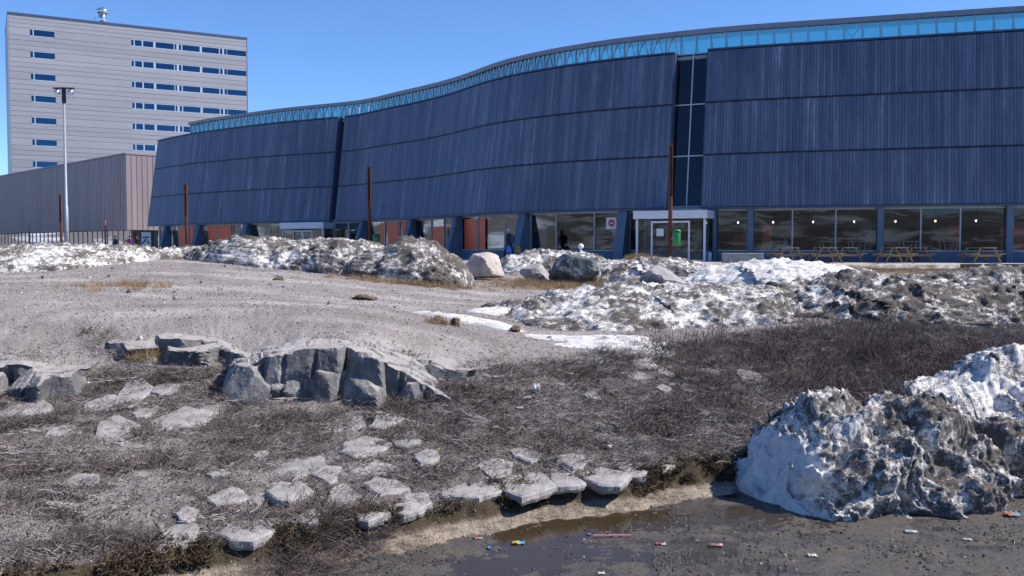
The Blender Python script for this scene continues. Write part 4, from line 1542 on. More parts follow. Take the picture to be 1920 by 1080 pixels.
# ---- flat stones bedded in the slope
SLABS = [(250, 737, 62, 34, "broad pale slab uppermost in the cluster at the left"), (313, 731, 48, 18, "thin slab right of the uppermost slab of the left cluster"), (190, 760, 56, 40, "rounded slab on the left side of the left cluster"),
         (270, 776, 40, 46, "upright-pointing slab in the middle of the left cluster"), (214, 800, 78, 50, "long slab below the left cluster near the blue scrap"), (335, 790, 88, 46, "half-buried slab on the right of the left cluster"),
         (50, 770, 74, 34, "bluish buried slab near the left edge below the squared rock"), (570, 878, 92, 100, "largest pale slab in the group below the drilled face"), (630, 808, 26, 38, "narrow upright slab above the largest pale slab"),
         (668, 800, 46, 36, "top slab in the middle of the group below the drilled face"), (680, 842, 84, 52, "squarish slab right of the largest pale slab"), (728, 791, 62, 26, "flat slab at the upper right of the group below the drilled face"),
         (764, 827, 56, 34, "rough slab at the right of the group below the drilled face"), (696, 882, 94, 26, "wide thin slab below the squarish slab"), (618, 894, 52, 40, "small slab touching the right side of the largest pale slab"),
         (485, 940, 32, 22, "small lone stone left of the bushy twigs at the bank"), (488, 857, 26, 12, "tiny pale stone left of the largest pale slab"), (580, 975, 36, 22, "small stone left of the overhanging twigs"),
         (985, 854, 50, 36, "pale stone a little above the bank edge in the middle"), (1208, 684, 42, 26, "upper white stone of the trio right of centre"), (1195, 708, 54, 18, "lower flat stone of the trio right of centre"),
         (1252, 703, 32, 18, "rightmost stone of the trio right of centre"), (1403, 709, 44, 36, "pale stone patch in the dark heath left of the ice shelf"), (1244, 731, 22, 20, "small stone below the trio right of centre"), (1293, 731, 32, 20, "crumbly pale stone below and right of the trio"), (410, 893, 36, 14, "small flat stone amid twigs in the lower left"), (350, 968, 34, 20, "small pale stone above the big edge slab in the lower left")]
SLABS += [(545, 925, 70, 40, "dusty slab below the largest pale slab"), (640, 930, 56, 30, "flat slab above the overhanging twigs"), (725, 915, 64, 28, "thin pale slab between the wide thin slab and the bank"), (430, 935, 60, 34, "dusty slab in the lower left between two small stones"),
          (120, 812, 50, 26, "small buried slab left of the long slab"), (395, 770, 48, 22, "flat slab between the left cluster and the drilled face"), (800, 860, 46, 22, "flat stone below the rough slab"), (930, 880, 60, 26, "buried slab just above the edge slabs"), (1075, 868, 52, 22, "dusty buried stone above the clean white edge slab"),
          (150, 905, 66, 28, "pale buried slab in the dusty lower left"), (1330, 700, 30, 16, "small pale stone right of the trio"), (1110, 745, 36, 16, "small flat stone below the trio and left of it")]
EDGE = [(312, 1003, 96, 62, "big pale edge slab overhanging the bank in the lower left"), (460, 1000, 84, 30, "low edge slab with a dark gap under it in the lower left"), (760, 948, 78, 34, "tilted edge slab right of the overhanging twigs"),
        (885, 918, 104, 40, "wide edge slab in the row along the bank"), (990, 912, 80, 40, "rounded edge slab in the row along the bank"), (1132, 896, 78, 36, "clean white edge slab in the row along the bank"), (1060, 905, 52, 28, "small edge slab between the rounded and the clean white one"), (690, 968, 56, 26, "narrow edge slab beside the overhanging twigs"), (1190, 884, 44, 24, "small edge slab right of the clean white one"), (1242, 876, 46, 26, "last small edge slab before the shadow of the snow lump")]
KEEP = []
for k, (px, py, w, h, lab) in enumerate(SLABS + EDGE):
    edge = k >= len(SLABS)
    zz = .3
    for _ in range(6):
        c = PZ(px, py, zz)
        zz = .6 * zz + .4 * (tz(c[0], c[1]) if not edge else .24)
    if edge:
        c = PZ(px, py, .24)
        c = np.array([c[0], c[1] + .14, .24])
    Y = c[1]
    ww = w * Y / F
    dd = min(ww * 1.5, h * Y / F / .34)
    th = .10 if not edge else .08
    me = slab_mesh(400 + k, ww * (1.28 if not edge else 1.42), dd * (1.28 if not edge else 1.5), th)
    sl_ = (tz(c[0], Y + .25) - tz(c[0], Y - .1)) / .35 if not edge else .05
    slx = (tz(c[0] + .2, Y + .1) - tz(c[0] - .2, Y + .1)) / .4 if not edge else 0
    M = Matrix.Translation((c[0], Y, (tz(c[0], Y) - .022) if not edge else .20)) @ Matrix.Rotation(math.atan(max(-.1, min(.35, sl_))), 4, 'X') @ Matrix.Rotation(-math.atan(max(-.3, min(.3, slx))), 4, 'Y')
    KEEP.append((c[0], Y, ww * .6, dd * (.5 if not edge else .62)))
    tag(inst("field_stone", me, None, M), lab, "stone", "flat stones bedded in the slope")

# ---- turf clods
for k, (px, py, w, h, lab) in enumerate([(683, 562, 52, .07, "brown turf clod lying on the open gravel"), (822, 603, 26, .07, "small rusty-brown clod beside the flat snow patch"), (522, 525, 22, .06, "tiny turf tuft high on the gravel mound"), (968, 622, 22, .08, "dark clod at the edge of the snow tongue"), (855, 612, 20, .09, "dark clod at the left end of the flat snow patch")]):
    zz = 1.3
    for _ in range(6):
        c = PZ(px, py, zz); zz = .5 * zz + .5 * tz(c[0], c[1])
    ww = w * c[1] / F
    V, Fc = rock_shape(500 + k, 4, 20, .6, .2)
    V = V * np.array([ww / 2, ww * .6, h])
    tag(inst("turf_clod", npmesh("turf_clod", V, Fc, [M_TURF], True), None, Matrix.Translation((c[0], c[1], tz(c[0], c[1]) + h * .3))), lab, "turf")

# ---- dark turf hanging over the bank edge
rs_ = np.random.RandomState(77)
LT = np.r_[0, np.cumsum(np.hypot(*np.diff(LIP, axis=0).T))]


# ================================================================== SCATTER (geometry nodes instances, one object per kind of cover)
def scatter(name, label, cat, P, R, S, protos, pick_seed=0):
    me = npmesh(name, P, [], [])
    a = me.attributes.new('rot', 'FLOAT_VECTOR', 'POINT'); a.data.foreach_set('vector', np.asarray(R, np.float32).ravel())
    a = me.attributes.new('scl', 'FLOAT_VECTOR', 'POINT'); a.data.foreach_set('vector', np.asarray(S, np.float32).ravel())
    ids = np.random.RandomState(pick_seed).randint(0, len(protos), len(P))
    a = me.attributes.new('pick', 'INT', 'POINT'); a.data.foreach_set('value', ids.astype(np.int32))
    o = inst(name, me)
    tag(o, label, cat, None, "stuff")
    g = bpy.data.node_groups.new(name, 'GeometryNodeTree')
    g.interface.new_socket("Geometry", in_out='INPUT', socket_type='NodeSocketGeometry')
    g.interface.new_socket("Geometry", in_out='OUTPUT', socket_type='NodeSocketGeometry')
    N = g.nodes.new
    gi, go = N('NodeGroupInput'), N('NodeGroupOutput')
    join = N('GeometryNodeJoinGeometry')
    ra, sa, pa_ = N('GeometryNodeInputNamedAttribute'), N('GeometryNodeInputNamedAttribute'), N('GeometryNodeInputNamedAttribute')
    ra.data_type = 'FLOAT_VECTOR'; ra.inputs[0].default_value = 'rot'
    sa.data_type = 'FLOAT_VECTOR'; sa.inputs[0].default_value = 'scl'
    pa_.data_type = 'INT'; pa_.inputs[0].default_value = 'pick'
    for k, pr in enumerate(protos):
        oi = N('GeometryNodeObjectInfo'); oi.inputs['Object'].default_value = pr
        ip = N('GeometryNodeInstanceOnPoints')
        cmp = N('FunctionNodeCompare'); cmp.data_type = 'INT'; cmp.operation = 'EQUAL'
        sk = [i for i in cmp.inputs if i.type == 'INT']
        sk[1].default_value = k
        g.links.new(pa_.outputs[0], sk[0])
        g.links.new(gi.outputs[0], ip.inputs['Points'])
        g.links.new(cmp.outputs[0], ip.inputs['Selection'])
        g.links.new(oi.outputs['Geometry'], ip.inputs['Instance'])
        e2r = N('FunctionNodeEulerToRotation')
        g.links.new(ra.outputs[0], e2r.inputs[0])
        g.links.new(e2r.outputs[0], ip.inputs['Rotation'])
        g.links.new(sa.outputs[0], ip.inputs['Scale'])
        g.links.new(ip.outputs[0], join.inputs[0])
    g.links.new(join.outputs[0], go.inputs[0])
    md = o.modifiers.new("scatter", 'NODES')
    md.node_group = g
    return o


def twig_tuft(seed, n, ln, rise, spread, rad_, mat, segs=4, curl=.5):
    r = random.Random(seed)
    V, Fc = [], []
    for k in range(n):
        a = r.uniform(0, 2 * math.pi)
        x, y, z = r.uniform(-spread, spread), r.uniform(-spread, spread), r.uniform(-.02, .0)
        el = r.uniform(*rise)
        L = r.uniform(*ln)
        step = L / segs
        w0 = rad_ * r.uniform(.6, 1.3)
        base = len(V)
        for i in range(segs + 1):
            w = w0 * (1 - .75 * i / segs)
            dx, dy = math.cos(a), math.sin(a)
            V += [(x - dy * w, y + dx * w, z - w * .5), (x + dy * w, y - dx * w, z - w * .5), (x, y, z + w)]
            x += math.cos(a) * math.cos(el) * step; y += math.sin(a) * math.cos(el) * step; z += math.sin(el) * step
            a += r.uniform(-curl, curl); el += r.uniform(-curl, curl) * .7 - (.10 if z > .05 else -.05)
            z = max(z, .0)
        for i in range(segs):
            for q in range(3):
                Fc.append((base + i * 3 + q, base + i * 3 + (q + 1) % 3, base + i * 3 + 3 + (q + 1) % 3, base + i * 3 + 3 + q))
    me = npmesh("twigs", V, Fc, [mat], False)
    return bpy.data.objects.new("twigs", me)


def pebble(seed):
    V, Fc = rock_shape(seed, 2, 10, .8, .06)
    return bpy.data.objects.new("pebble", npmesh("pebble", V * np.array([1, .8, .6]), Fc, [M_PEB], False))


rs_ = np.random.RandomState(5)


def cover(n, xr, yr, dens):
    X, Y = rs_.uniform(*xr, n), rs_.uniform(*yr, n)
    keep = np.abs(X) < Y * .6 + 1.2
    X, Y = X[keep], Y[keep]
    Z, s = terrain(X, Y)
    d = dens(X, Y, s)
    for cx_, cy_, a_, b_ in KEEP:
        d = d * np.where(((X - cx_) / a_) ** 2 + ((Y - cy_) / b_) ** 2 < .8, .12, 1)
    k = rs_.uniform(size=len(X)) < d
    return X[k], Y[k], Z[k]


# low matted dwarf shrubs
def hd_(X, Y, s):
    return heath_zone(X, Y, s) ** 1.1 * smooth(.02, .2, s)


grey = [twig_tuft(k, 34, (.035, .15), (-.05, .35), .16, .0028, M_TWIG) for k in range(4)]
dark = [twig_tuft(20 + k, 40, (.03, .12), (.0, .7), .12, .0030, M_TWIGD) for k in range(4)]
X, Y, Z = cover(30000, (-9, 11), (5.5, 17), lambda X, Y, s: hd_(X, Y, s) * (.5 + .25 * smooth(-1, 2, X)))
n = len(X)
scatter("heath_twigs", "matted grey twigs of dwarf heath covering the slope", "heath", np.c_[X, Y, Z + .01], np.c_[rs_.normal(0, .12, n), rs_.normal(0, .12, n), rs_.uniform(0, 6.28, n)], rs_.uniform(.7, 1.35, n)[:, None] * np.ones(3), grey, 1)


def dark_d(X, Y, s):
    p = np.c_[X, Y, X * 0]
    return hd_(X, Y, s) * smooth(-.05, .25, fbm(p, 1.4, 3, 91) + .3 * smooth(0, 4, X) - .08)


X, Y, Z = cover(24000, (-9, 11), (5.5, 17.5), dark_d)
n = len(X)
scatter("heather", "dark heather clumps spread through the heath", "heath", np.c_[X, Y, Z + .01], np.c_[rs_.normal(0, .15, n), rs_.normal(0, .15, n), rs_.uniform(0, 6.28, n)], (rs_.uniform(.7, 1.2, n) * (1 + .5 * smooth(.1, .5, fbm(np.c_[X, Y, X * 0], 1.4, 3, 91))))[:, None] * np.ones(3), dark, 2)

# willow scrub on the right
wil = [twig_tuft(40 + k, 26, (.12, .36), (.4, 1.3), .2, .0032, M_WILLOW, 5, .4) for k in range(3)]
wc = PZ(1690, 665, .85)


def wd_(X, Y, s):
    a = (X - wc[0]) / 2.6; b = (Y - wc[1]) / 1.9
    return np.clip(.8 * np.exp(-(a * a + b * b)) * (.5 + smooth(-.3, .4, fbm(np.c_[X, Y, X * 0], 1.2, 3, 103))), 0, 1)


X, Y, Z = cover(9000, (2, 12), (10, 18), lambda X, Y, s: wd_(X, Y, s) * .75)
n = len(X)
scatter("willow_scrub", "reddish-brown leafless willow scrub in front of the sooty snow bank", "scrub", np.c_[X, Y, Z], np.c_[rs_.normal(0, .2, n), rs_.normal(0, .2, n), rs_.uniform(0, 6.28, n)], (rs_.uniform(.5, 1.1, n) * (.55 + .85 * smooth(-.3, .4, fbm(np.c_[X, Y, X * 0], 1.8, 3, 107))))[:, None] * np.ones(3), wil, 3)
# overhanging twig bush on the bank and a few dark bushes on the slope
bx = [twig_tuft(60 + k, 26, (.15, .45), (.0, .7), .12, .0035, M_TWIGD, 6, .4) for k in range(3)]
PB = []
for (px, py, z, n, sp) in [(640, 975, .22, 70, .28), (600, 1045, .1, 30, .22), (520, 1030, .15, 22, .2), (690, 1000, .15, 25, .2), (60, 800, .5, 26, .4), (320, 745, .6, 16, .18), (170, 700, .75, 30, .4), (470, 800, .5, 22, .35), (560, 790, .5, 14, .3), (1000, 700, .75, 60, .8), (1060, 720, .65, 40, .6), (1180, 650, .9, 30, .6), (900, 760, .55, 24, .5), (30, 950, .3, 20, .3), (1330, 760, .5, 24, .5), (1480, 690, .7, 40, .7)]:
    c = PZ(px, py, z)
    for k in range(n):
        PB.append((c[0] + rs_.normal(0, sp * .6), c[1] + rs_.normal(0, sp * .45)))
PB = np.array(PB)
zb_ = np.maximum(terrain(PB[:, 0], PB[:, 1])[0], .02)
n = len(PB)
keep = rs_.uniform(size=n) < .5
PB, zb_ = PB[keep], zb_[keep]; n = len(PB)
scatter("twig_bushes", "tangled dark twig bushes on the slope and over the bank", "scrub", np.c_[PB, zb_], np.c_[rs_.normal(0, .25, n), rs_.normal(0, .25, n), rs_.uniform(0, 6.28, n)], rs_.uniform(.45, .95, n)[:, None] * np.ones(3), bx, 4)

# dark wet turf hanging over the bank edge
mo_ = [twig_tuft(90 + k, 60, (.02, .055), (-.5, 1.0), .06, .004, M_TURFT, 3, .6) for k in range(3)]
sl__ = rs_.uniform(np.interp(-5, LIP[:, 0], LT), np.interp(6.5, LIP[:, 0], LT), 3000)
bx_, by_ = np.interp(sl__, LT, LIP[:, 0]), np.interp(sl__, LT, LIP[:, 1])
ddx, ddy = np.interp(sl__ + .05, LT, LIP[:, 0]) - bx_, np.interp(sl__ + .05, LT, LIP[:, 1]) - by_
ll = np.hypot(ddx, ddy)
of = rs_.normal(-.06, .08, len(sl__)) + .06 * fbm(np.c_[bx_, by_, bx_ * 0], 2, 3, 99)
bx_, by_ = bx_ - ddy / ll * of, by_ + ddx / ll * of
bz_, bs_ = terrain(bx_, by_)
k = (bs_ > -.17) & (bz_ > .07) & (fbm(np.c_[bx_, by_, bx_ * 0], 1.7, 3, 101) > -.05)
n = int(k.sum())
scatter("bank_turf", "dark wet turf hanging along the edge of the bank", "turf", np.c_[bx_, by_, bz_][k], np.c_[rs_.normal(.3, .4, n), rs_.normal(0, .4, n), rs_.uniform(0, 6.28, n)], rs_.uniform(.7, 1.5, n)[:, None] * np.ones(3), mo_, 8)

# straw-coloured dead grass
sw = [twig_tuft(80 + k, 40, (.08, .2), (.3, 1.2), .1, .003, M_STRAW, 3, .3) for k in range(2)]
PS = []
for (px, py, Y, n, sx_, sy_) in [(1055, 540, 27, 500, 1.0, .9), (770, 530, 24.2, 260, .8, .4), (235, 540, 17.6, 45, .45, .5), (1700, 508, 33, 700, 4, 2.5), (1330, 503, 36.5, 260, 2, 1.4), (262, 655, 11.7, 16, .14, .1), (1201, 489, 30.5, 160, .2, .2), (1150, 497, 33, 40, .3, .3), (820, 602, 14, 12, .08, .06)]:
    c = PY(px, py, Y)
    for k in range(n):
        PS.append((c[0] + rs_.normal(0, sx_), c[1] + rs_.normal(0, sy_)))
PS = np.array(PS)
n = len(PS)
zs_ = terrain(PS[:, 0], PS[:, 1])[0]
cl = PY(1201, 489, 30.5)
near = np.hypot(PS[:, 0] - cl[0], PS[:, 1] - cl[1]) < .6
zs_ = np.where(near, 2.4 - 23 * 30.5 / F, zs_)
scatter("dead_grass", "straw-coloured dead grass on the brown ground", "grass", np.c_[PS, zs_], np.c_[rs_.normal(0, .2, n), rs_.normal(0, .2, n), rs_.uniform(0, 6.28, n)], rs_.uniform(.5, 1.3, n)[:, None] * np.ones(3), sw, 5)

# pebbles: on the mound, between the twigs and as grit on the road
peb = [pebble(700 + k) for k in range(6)]
X1, Y1, Z1 = cover(60000, (-9, 11), (5.5, 17), lambda X, Y, s: smooth(-.6, -.5, s) * (.35 + .5 * smooth(.15, .6, fbm(np.c_[X, Y, X * 0], 1.3, 3, 95) + .35)))
S1 = .0045 + .007 * rs_.uniform(size=len(X1)) ** 3 + .00018 * Y1
X2, Y2, Z2 = cover(60000, (-16, 14), (11, 30), lambda X, Y, s: smooth(.5, 1, s) * .7)
S2 = .006 + .012 * rs_.uniform(size=len(X2)) ** 4 + .0002 * Y2
X3, Y3 = rs_.uniform(-3.5, 6.5, 130000), rs_.uniform(4.5, 11, 130000)
s3 = lip_dist(X3, Y3)
den = smooth(-.05, .5, fbm(np.c_[X3, Y3, X3 * 0], 1.2, 4, 97)) * .5 + .06
for px, py, r in [(1255, 1052, .28), (1420, 1050, .3), (1700, 1040, .35), (760, 1050, .3), (1500, 1010, .25), (1850, 1000, .3)]:
    c = PZ(px, py, 0)
    den = np.maximum(den, 1.0 * np.exp(-((X3 - c[0]) ** 2 + (Y3 - c[1]) ** 2) / (r * r)))
k = (s3 < -.12) & (rs_.uniform(size=len(X3)) < den)
X3, Y3 = X3[k], Y3[k]
Z3 = np.maximum(.014 * fbm(np.c_[X3, Y3, X3 * 0], .9, 4, 81) + .012 * smooth(-.9, -2.2, s3[k]) - .001, -.003)
S3 = .003 + .011 * rs_.uniform(size=len(X3)) ** 4
P = np.vstack([np.c_[X1, Y1, Z1], np.c_[X2, Y2, Z2]])
S = np.r_[S1, S2]
n = len(P)
scatter("gravel", "loose grey gravel strewn over the mound", "gravel", P, rs_.uniform(0, 6.28, (n, 3)), S[:, None] * rs_.uniform(.7, 1.3, (n, 3)), peb, 6)

def pebble2(seed):
    V, Fc = rock_shape(seed, 2, 10, .8, .06)
    return bpy.data.objects.new("grit", npmesh("grit", V * np.array([1, .8, .6]), Fc, [M_GRIT], False))


n = len(X3)
scatter("road_grit", "dark wet grit scattered over the road", "gravel", np.c_[X3, Y3, Z3], rs_.uniform(0, 6.28, (n, 3)), (S3 * 1.15)[:, None] * rs_.uniform(.7, 1.3, (n, 3)), [pebble2(720 + k) for k in range(4)], 7)

# crumbs of dead leaves and soil lying between the twigs, and a few cobbles on the open mound
def crumb(seed):
    V, Fc = rock_shape(seed, 1, 8, .5, .15)
    return bpy.data.objects.new("leaf_crumb", npmesh("leaf_crumb", V * np.array([1, .7, .4]), Fc, [M_LEAF], False))


X, Y, Z = cover(90000, (-9, 11), (5.5, 17.5), lambda X, Y, s: smooth(.0, .1, s) * np.clip(heath_zone(X, Y, s) * .9, 0, 1))
n = len(X)
scatter("leaf_litter", "brown dead leaves and soil crumbs between the heath twigs", "leaf litter", np.c_[X, Y, Z + .006], rs_.uniform(0, 6.28, (n, 3)), ((.006 + .012 * rs_.uniform(size=n) ** 2)[:, None]) * rs_.uniform(.7, 1.4, (n, 3)), [crumb(760 + k) for k in range(4)], 9)
X, Y, Z = cover(900, (-14, 10), (11, 27), lambda X, Y, s: .5)
n = len(X)
scatter("cobbles", "scattered small cobbles on the open gravel mound", "gravel", np.c_[X, Y, Z], rs_.uniform(0, 6.28, (n, 3)), ((.015 + .05 * rs_.uniform(size=n) ** 4)[:, None]) * rs_.uniform(.7, 1.3, (n, 3)), peb, 10)

# ================================================================== PEOPLE
def cloth(name, col):
    return simple(name, col, .9, 0, .2, 20, .3)


M_SKIN = simple("skin", (.42, .26, .19), .6, 0, .05)


def person(label, base, face, pose, mats, scale=1.0, group=None, hair=(.03, .025, .02), cap=None):
    """one continuous skinned body; pose: 'walk', 'stand' or 'sit'; mats = (jacket, trousers, shoes)"""
    sit = pose == 'sit'
    hip = .52 if sit else .95
    b = 0.0
    J = {'pelvis': (0, 0, hip, .15), 'waist': (0, .0, hip + .18, .14), 'chest': (0, .02, hip + .38, .165), 'neck': (0, .03, hip + .56, .065), 'jaw': (0, .05, hip + .64, .075), 'head': (0, .045, hip + .735, .098), 'crown': (0, .03, hip + .81, .07)}
    E = [('pelvis', 'waist'), ('waist', 'chest'), ('chest', 'neck'), ('neck', 'jaw'), ('jaw', 'head'), ('head', 'crown')]
    for sx, nm in ((-1, 'l'), (1, 'r')):
        ph = sx if pose == 'walk' else 0
        J[nm + 'sh'] = (.19 * sx, .0, hip + .48, .075)
        if sit:
            J[nm + 'el'] = (.25 * sx, .1, hip + .22, .055); J[nm + 'wr'] = (.14 * sx, .33, hip + .18, .04); J[nm + 'ha'] = (.11 * sx, .42, hip + .18, .045)
            J[nm + 'hp'] = (.1 * sx, .02, hip - .03, .105); J[nm + 'kn'] = (.12 * sx, .44, hip - .02, .075); J[nm + 'an'] = (.12 * sx, .44, .1, .05); J[nm + 'to'] = (.12 * sx, .6, .05, .045)
        else:
            J[nm + 'el'] = (.25 * sx, .10 * ph - .03, hip + .2, .055); J[nm + 'wr'] = (.26 * sx, .17 * ph + .06, hip - .04, .04); J[nm + 'ha'] = (.26 * sx, .2 * ph + .07, hip - .13, .045)
            J[nm + 'hp'] = (.1 * sx, 0, hip - .06, .11); J[nm + 'kn'] = (.1 * sx, -.18 * ph + .05, .5, .075); J[nm + 'an'] = (.1 * sx, -.30 * ph - .02, .1, .05); J[nm + 'to'] = (.1 * sx, -.30 * ph + .15, .045, .045)
        E += [('chest', nm + 'sh'), (nm + 'sh', nm + 'el'), (nm + 'el', nm + 'wr'), (nm + 'wr', nm + 'ha'), ('pelvis', nm + 'hp'), (nm + 'hp', nm + 'kn'), (nm + 'kn', nm + 'an'), (nm + 'an', nm + 'to')]
    names = list(J)
    me = bpy.data.meshes.new("body")
    me.from_pydata([J[k][:3] for k in names], [(names.index(a), names.index(c)) for a, c in E], [])
    me.update()
    tmp = bpy.data.objects.new("body_tmp", me)
    COL.objects.link(tmp)
    md = tmp.modifiers.new("skin", 'SKIN')
    md.use_smooth_shade = True
    if not me.skin_vertices:
        bpy.context.view_layer.objects.active = tmp
    for v, k in zip(me.skin_vertices[0].data, names):
        v.radius = (J[k][3], J[k][3] * (.8 if k in ('pelvis', 'waist', 'chest') else 1))
        v.use_root = k == 'pelvis'
    tmp.modifiers.new("sub", 'SUBSURF').levels = 1
    dg = bpy.context.evaluated_depsgraph_get()
    m2 = bpy.data.meshes.new_from_object(tmp.evaluated_get(dg))
    bpy.data.objects.remove(tmp)
    m2.materials.clear()
    for m in (mats[0], mats[1], mats[2], M_SKIN):
        m2.materials.append(m)
    for pl_ in m2.polygons:
        c = pl_.center
        i = 0
        if c.z > hip + .575: i = 3
        elif c.z < .11: i = 2
        elif (sit and c.y > .0 and c.z < hip + .09 and not (abs(c.x) < .2 and c.z > hip + .1)) or c.z < hip - .02 and abs(c.x) < .2 or c.z < .7 and not sit: i = 1
        if not sit and c.z < hip - .07 and abs(c.x) > .215: i = 3
        pl_.material_index = i
        pl_.use_smooth = True
    root = thing("person", label, "person", base, group)
    M = Matrix.Translation(Vector(base)) @ Matrix.Rotation(face, 4, 'Z') @ Matrix.Scale(scale, 4)
    m2.name = "body"
    inst("body", m2, root, M)
    h = MB()
    hz = hip + .735
    prof = [(.02, .115), (.07, .10), (.1, .06), (.112, .0), (.105, -.06)]
    h.lathe(prof[::-1], 14, (0, .03, hz + .01))
    h.build("hair" if cap is None else "cap", cloth("hair", hair) if cap is None else cap, root, M, True)
    if cap is not None:
        br = MB(); br.bbox(-.08, .08, .11, .21, hz + .03, hz + .045, .005); br.build("cap_peak", cap, root, M)
    f = MB(); f.lathe([(.012, .02), (.02, -.02), (.004, -.03)], 8, (0, .155, hz - .02)); f.build("nose", M_SKIN, root, M, True)
    return root, M, hip


M_NAVY = cloth("navy_jacket", (.025, .03, .055))
M_BLK = cloth("black_cloth", (.018, .018, .02))
M_JEAN = cloth("dark_jeans", (.03, .04, .07))
M_GCAP = cloth("pale_grey_cap", (.42, .41, .4))
M_PURP = cloth("purple_jacket", (.1, .03, .14))
M_ORNG = cloth("orange_jacket", (.45, .12, .03))
M_WSH = cloth("white_shirt", (.6, .62, .64))
M_BACKP = cloth("grey_blue_backpack", (.07, .08, .12))
wp = PY(955, 484, 54.5)
wpz = TZ
pr, PM, ph = person("walking person in navy jacket and pale cap with a backpack", (wp[0], 54.5, wpz), rad(60), 'walk', (M_NAVY, M_BLK, M_BLK), 1.02, None, cap=M_GCAP)
b = MB(); b.bbox(-.16, .16, -.3, -.12, ph + .05, ph + .5, .05); b.build("backpack", M_BACKP, pr, PM)
for hx, lab, col, nm in ((-.27, "blue shopping bag carried by the walking person", (.04, .2, .62), "shopping_bag"), (.27, "small yellow bag carried by the walking person", (.6, .3, .03), "carrier_bag")):
    b = MB()
    y0 = -.13 if hx < 0 else -.42
    b.add([(hx - .05, y0 - .17, .45), (hx + .05, y0 - .17, .45), (hx + .05, y0 + .17, .45), (hx - .05, y0 + .17, .45), (hx - .03, y0 - .13, .78), (hx + .03, y0 - .13, .78), (hx + .03, y0 + .13, .78), (hx - .03, y0 + .13, .78)], [(3, 2, 1, 0), (4, 5, 6, 7), (0, 1, 5, 4), (1, 2, 6, 5), (2, 3, 7, 6), (3, 0, 4, 7)])
    b.tube([(hx, y0 - .08, .77), (hx, y0, .86), (hx, y0 + .08, .77)], .012, 6)
    tag(b.build(nm, simple(nm, col, .5), None, PM), lab, "bag")
for px, py, Y, pose, fc, mt, lab in [(217, 470, 84, 'stand', 150, (M_BLK, M_BLK, M_BLK), "person in black standing beyond the left snow bank"), (237, 468, 82, 'sit', 200, (M_ORNG, M_JEAN, M_BLK), "person in orange jacket sitting beyond the left snow bank"), (244, 467, 83.5, 'stand', 190, (M_PURP, M_BLK, M_BLK), "person in purple jacket beyond the left snow bank"), (258, 465, 82.5, 'stand', 170, (M_BLK, M_JEAN, M_BLK), "dark haired person beside the black-and-white board")]:
    c = PY(px, py, Y)
    person(lab, (c[0], Y, TZ), rad(fc), pose, mt, .98, "people gathered beyond the left snow bank")
for px, back, pose, fc, mt, lab in [(1472, -1.3, 'sit', 80, (M_WSH, M_JEAN, M_BLK), "person in white shirt sitting behind the window by the bench"), (1624, -2.2, 'sit', 200, (M_BLK, M_JEAN, M_BLK), "person in black sitting behind the window left of the column"), (1838, -1.2, 'sit', 270, (M_BLK, M_JEAN, M_BLK), "person with dark hair behind the window at the right"), (1138, 1.6, 'walk', 250, (M_BLK, M_BLK, M_BLK), None)]:
    if lab is None: continue
    q = gpt(s_at(px), TZ + .06, back)
    person(lab, tuple(q), rad(fc), pose, mt, 1.0, "people sitting inside the windows")

# ================================================================== FURNITURE AND SMALL THINGS
def picnic_table(label, px, Y, rz, mat=M_WOOD):
    x = (px - 960) / F * Y
    t = thing("picnic_table", label, "picnic table", (x, Y, TZ), "picnic tables on the terrace", None, rz)
    M = WM[t.name]
    L = 1.75
    for k in range(5):
        b = MB(); b.bbox(-L / 2, L / 2, -.34 + k * .137, -.34 + k * .137 + .128, .71, .75, .006); b.build("top_plank", mat, t, M)
    for s_ in (-1, 1):
        for k in range(2):
            b = MB(); y0 = s_ * .62 + (k - 1) * .135; b.bbox(-L / 2, L / 2, y0, y0 + .125, .42, .46, .006); b.build("seat_plank", mat, t, M)
        b = MB(); x0 = s_ * .62
        b.bar((x0, -.33, .705), (x0, -.66, 0), .045, .11, up=(1, 0, 0)); b.build("leg", mat, t, M)
        b = MB(); b.bar((x0, .33, .705), (x0, .66, 0), .045, .11, up=(1, 0, 0)); b.build("leg", mat, t, M)
        b = MB(); b.box(x0 + .03, x0 + .07, -.72, .72, .315, .415); b.build("cross_beam", mat, t, M)
    return t


picnic_table("picnic table nearest the concrete bench", 1474, 46.3, rad(93))
picnic_table("sunlit picnic table left of the second pair of tables", 1546, 45.4, rad(88))
picnic_table("shaded picnic table behind the sunlit left table", 1583, 47.2, rad(92))
picnic_table("sunlit picnic table in front of the middle column", 1676, 45.0, rad(90))
picnic_table("shaded picnic table behind the middle sunlit table", 1712, 46.8, rad(89))
picnic_table("dark picnic table at the right close to the last column", 1838, 45.2, rad(91))

# concrete bench and white bin by the porch
c = PZ(1392, 493, TZ)
b = MB(); b.bbox(-.95, .95, -.3, .3, -.02, .42, .02, Matrix.Translation((c[0], c[1], TZ)) @ Matrix.Rotation(rad(-4), 4, 'Z'))
tb = b.build("concrete_bench", M_GRAN)
tag(tb, "long grey concrete block bench right of the entrance porch", "bench")
b = MB(); b.bbox(-.97, .97, -.33, .33, .422, .47, .01, Matrix.Translation((c[0], c[1], TZ)) @ Matrix.Rotation(rad(-4), 4, 'Z')); b.build("seat_slab", M_PAVE, tb)
c = PZ(1326, 490, TZ)
t = thing("ash_bin", "small white bin at the right corner of the entrance porch", "bin", (c[0], c[1], TZ))
b = MB(); b.bbox(c[0] - .2, c[0] + .2, c[1] - .16, c[1] + .16, TZ, TZ + .5, .02); b.build("body", M_WHITE, t)
b = MB(); b.bbox(c[0] - .14, c[0] + .1, c[1] - .1, c[1] + .1, TZ + .502, TZ + .58, .02); b.build("lid", M_STRUT, t)
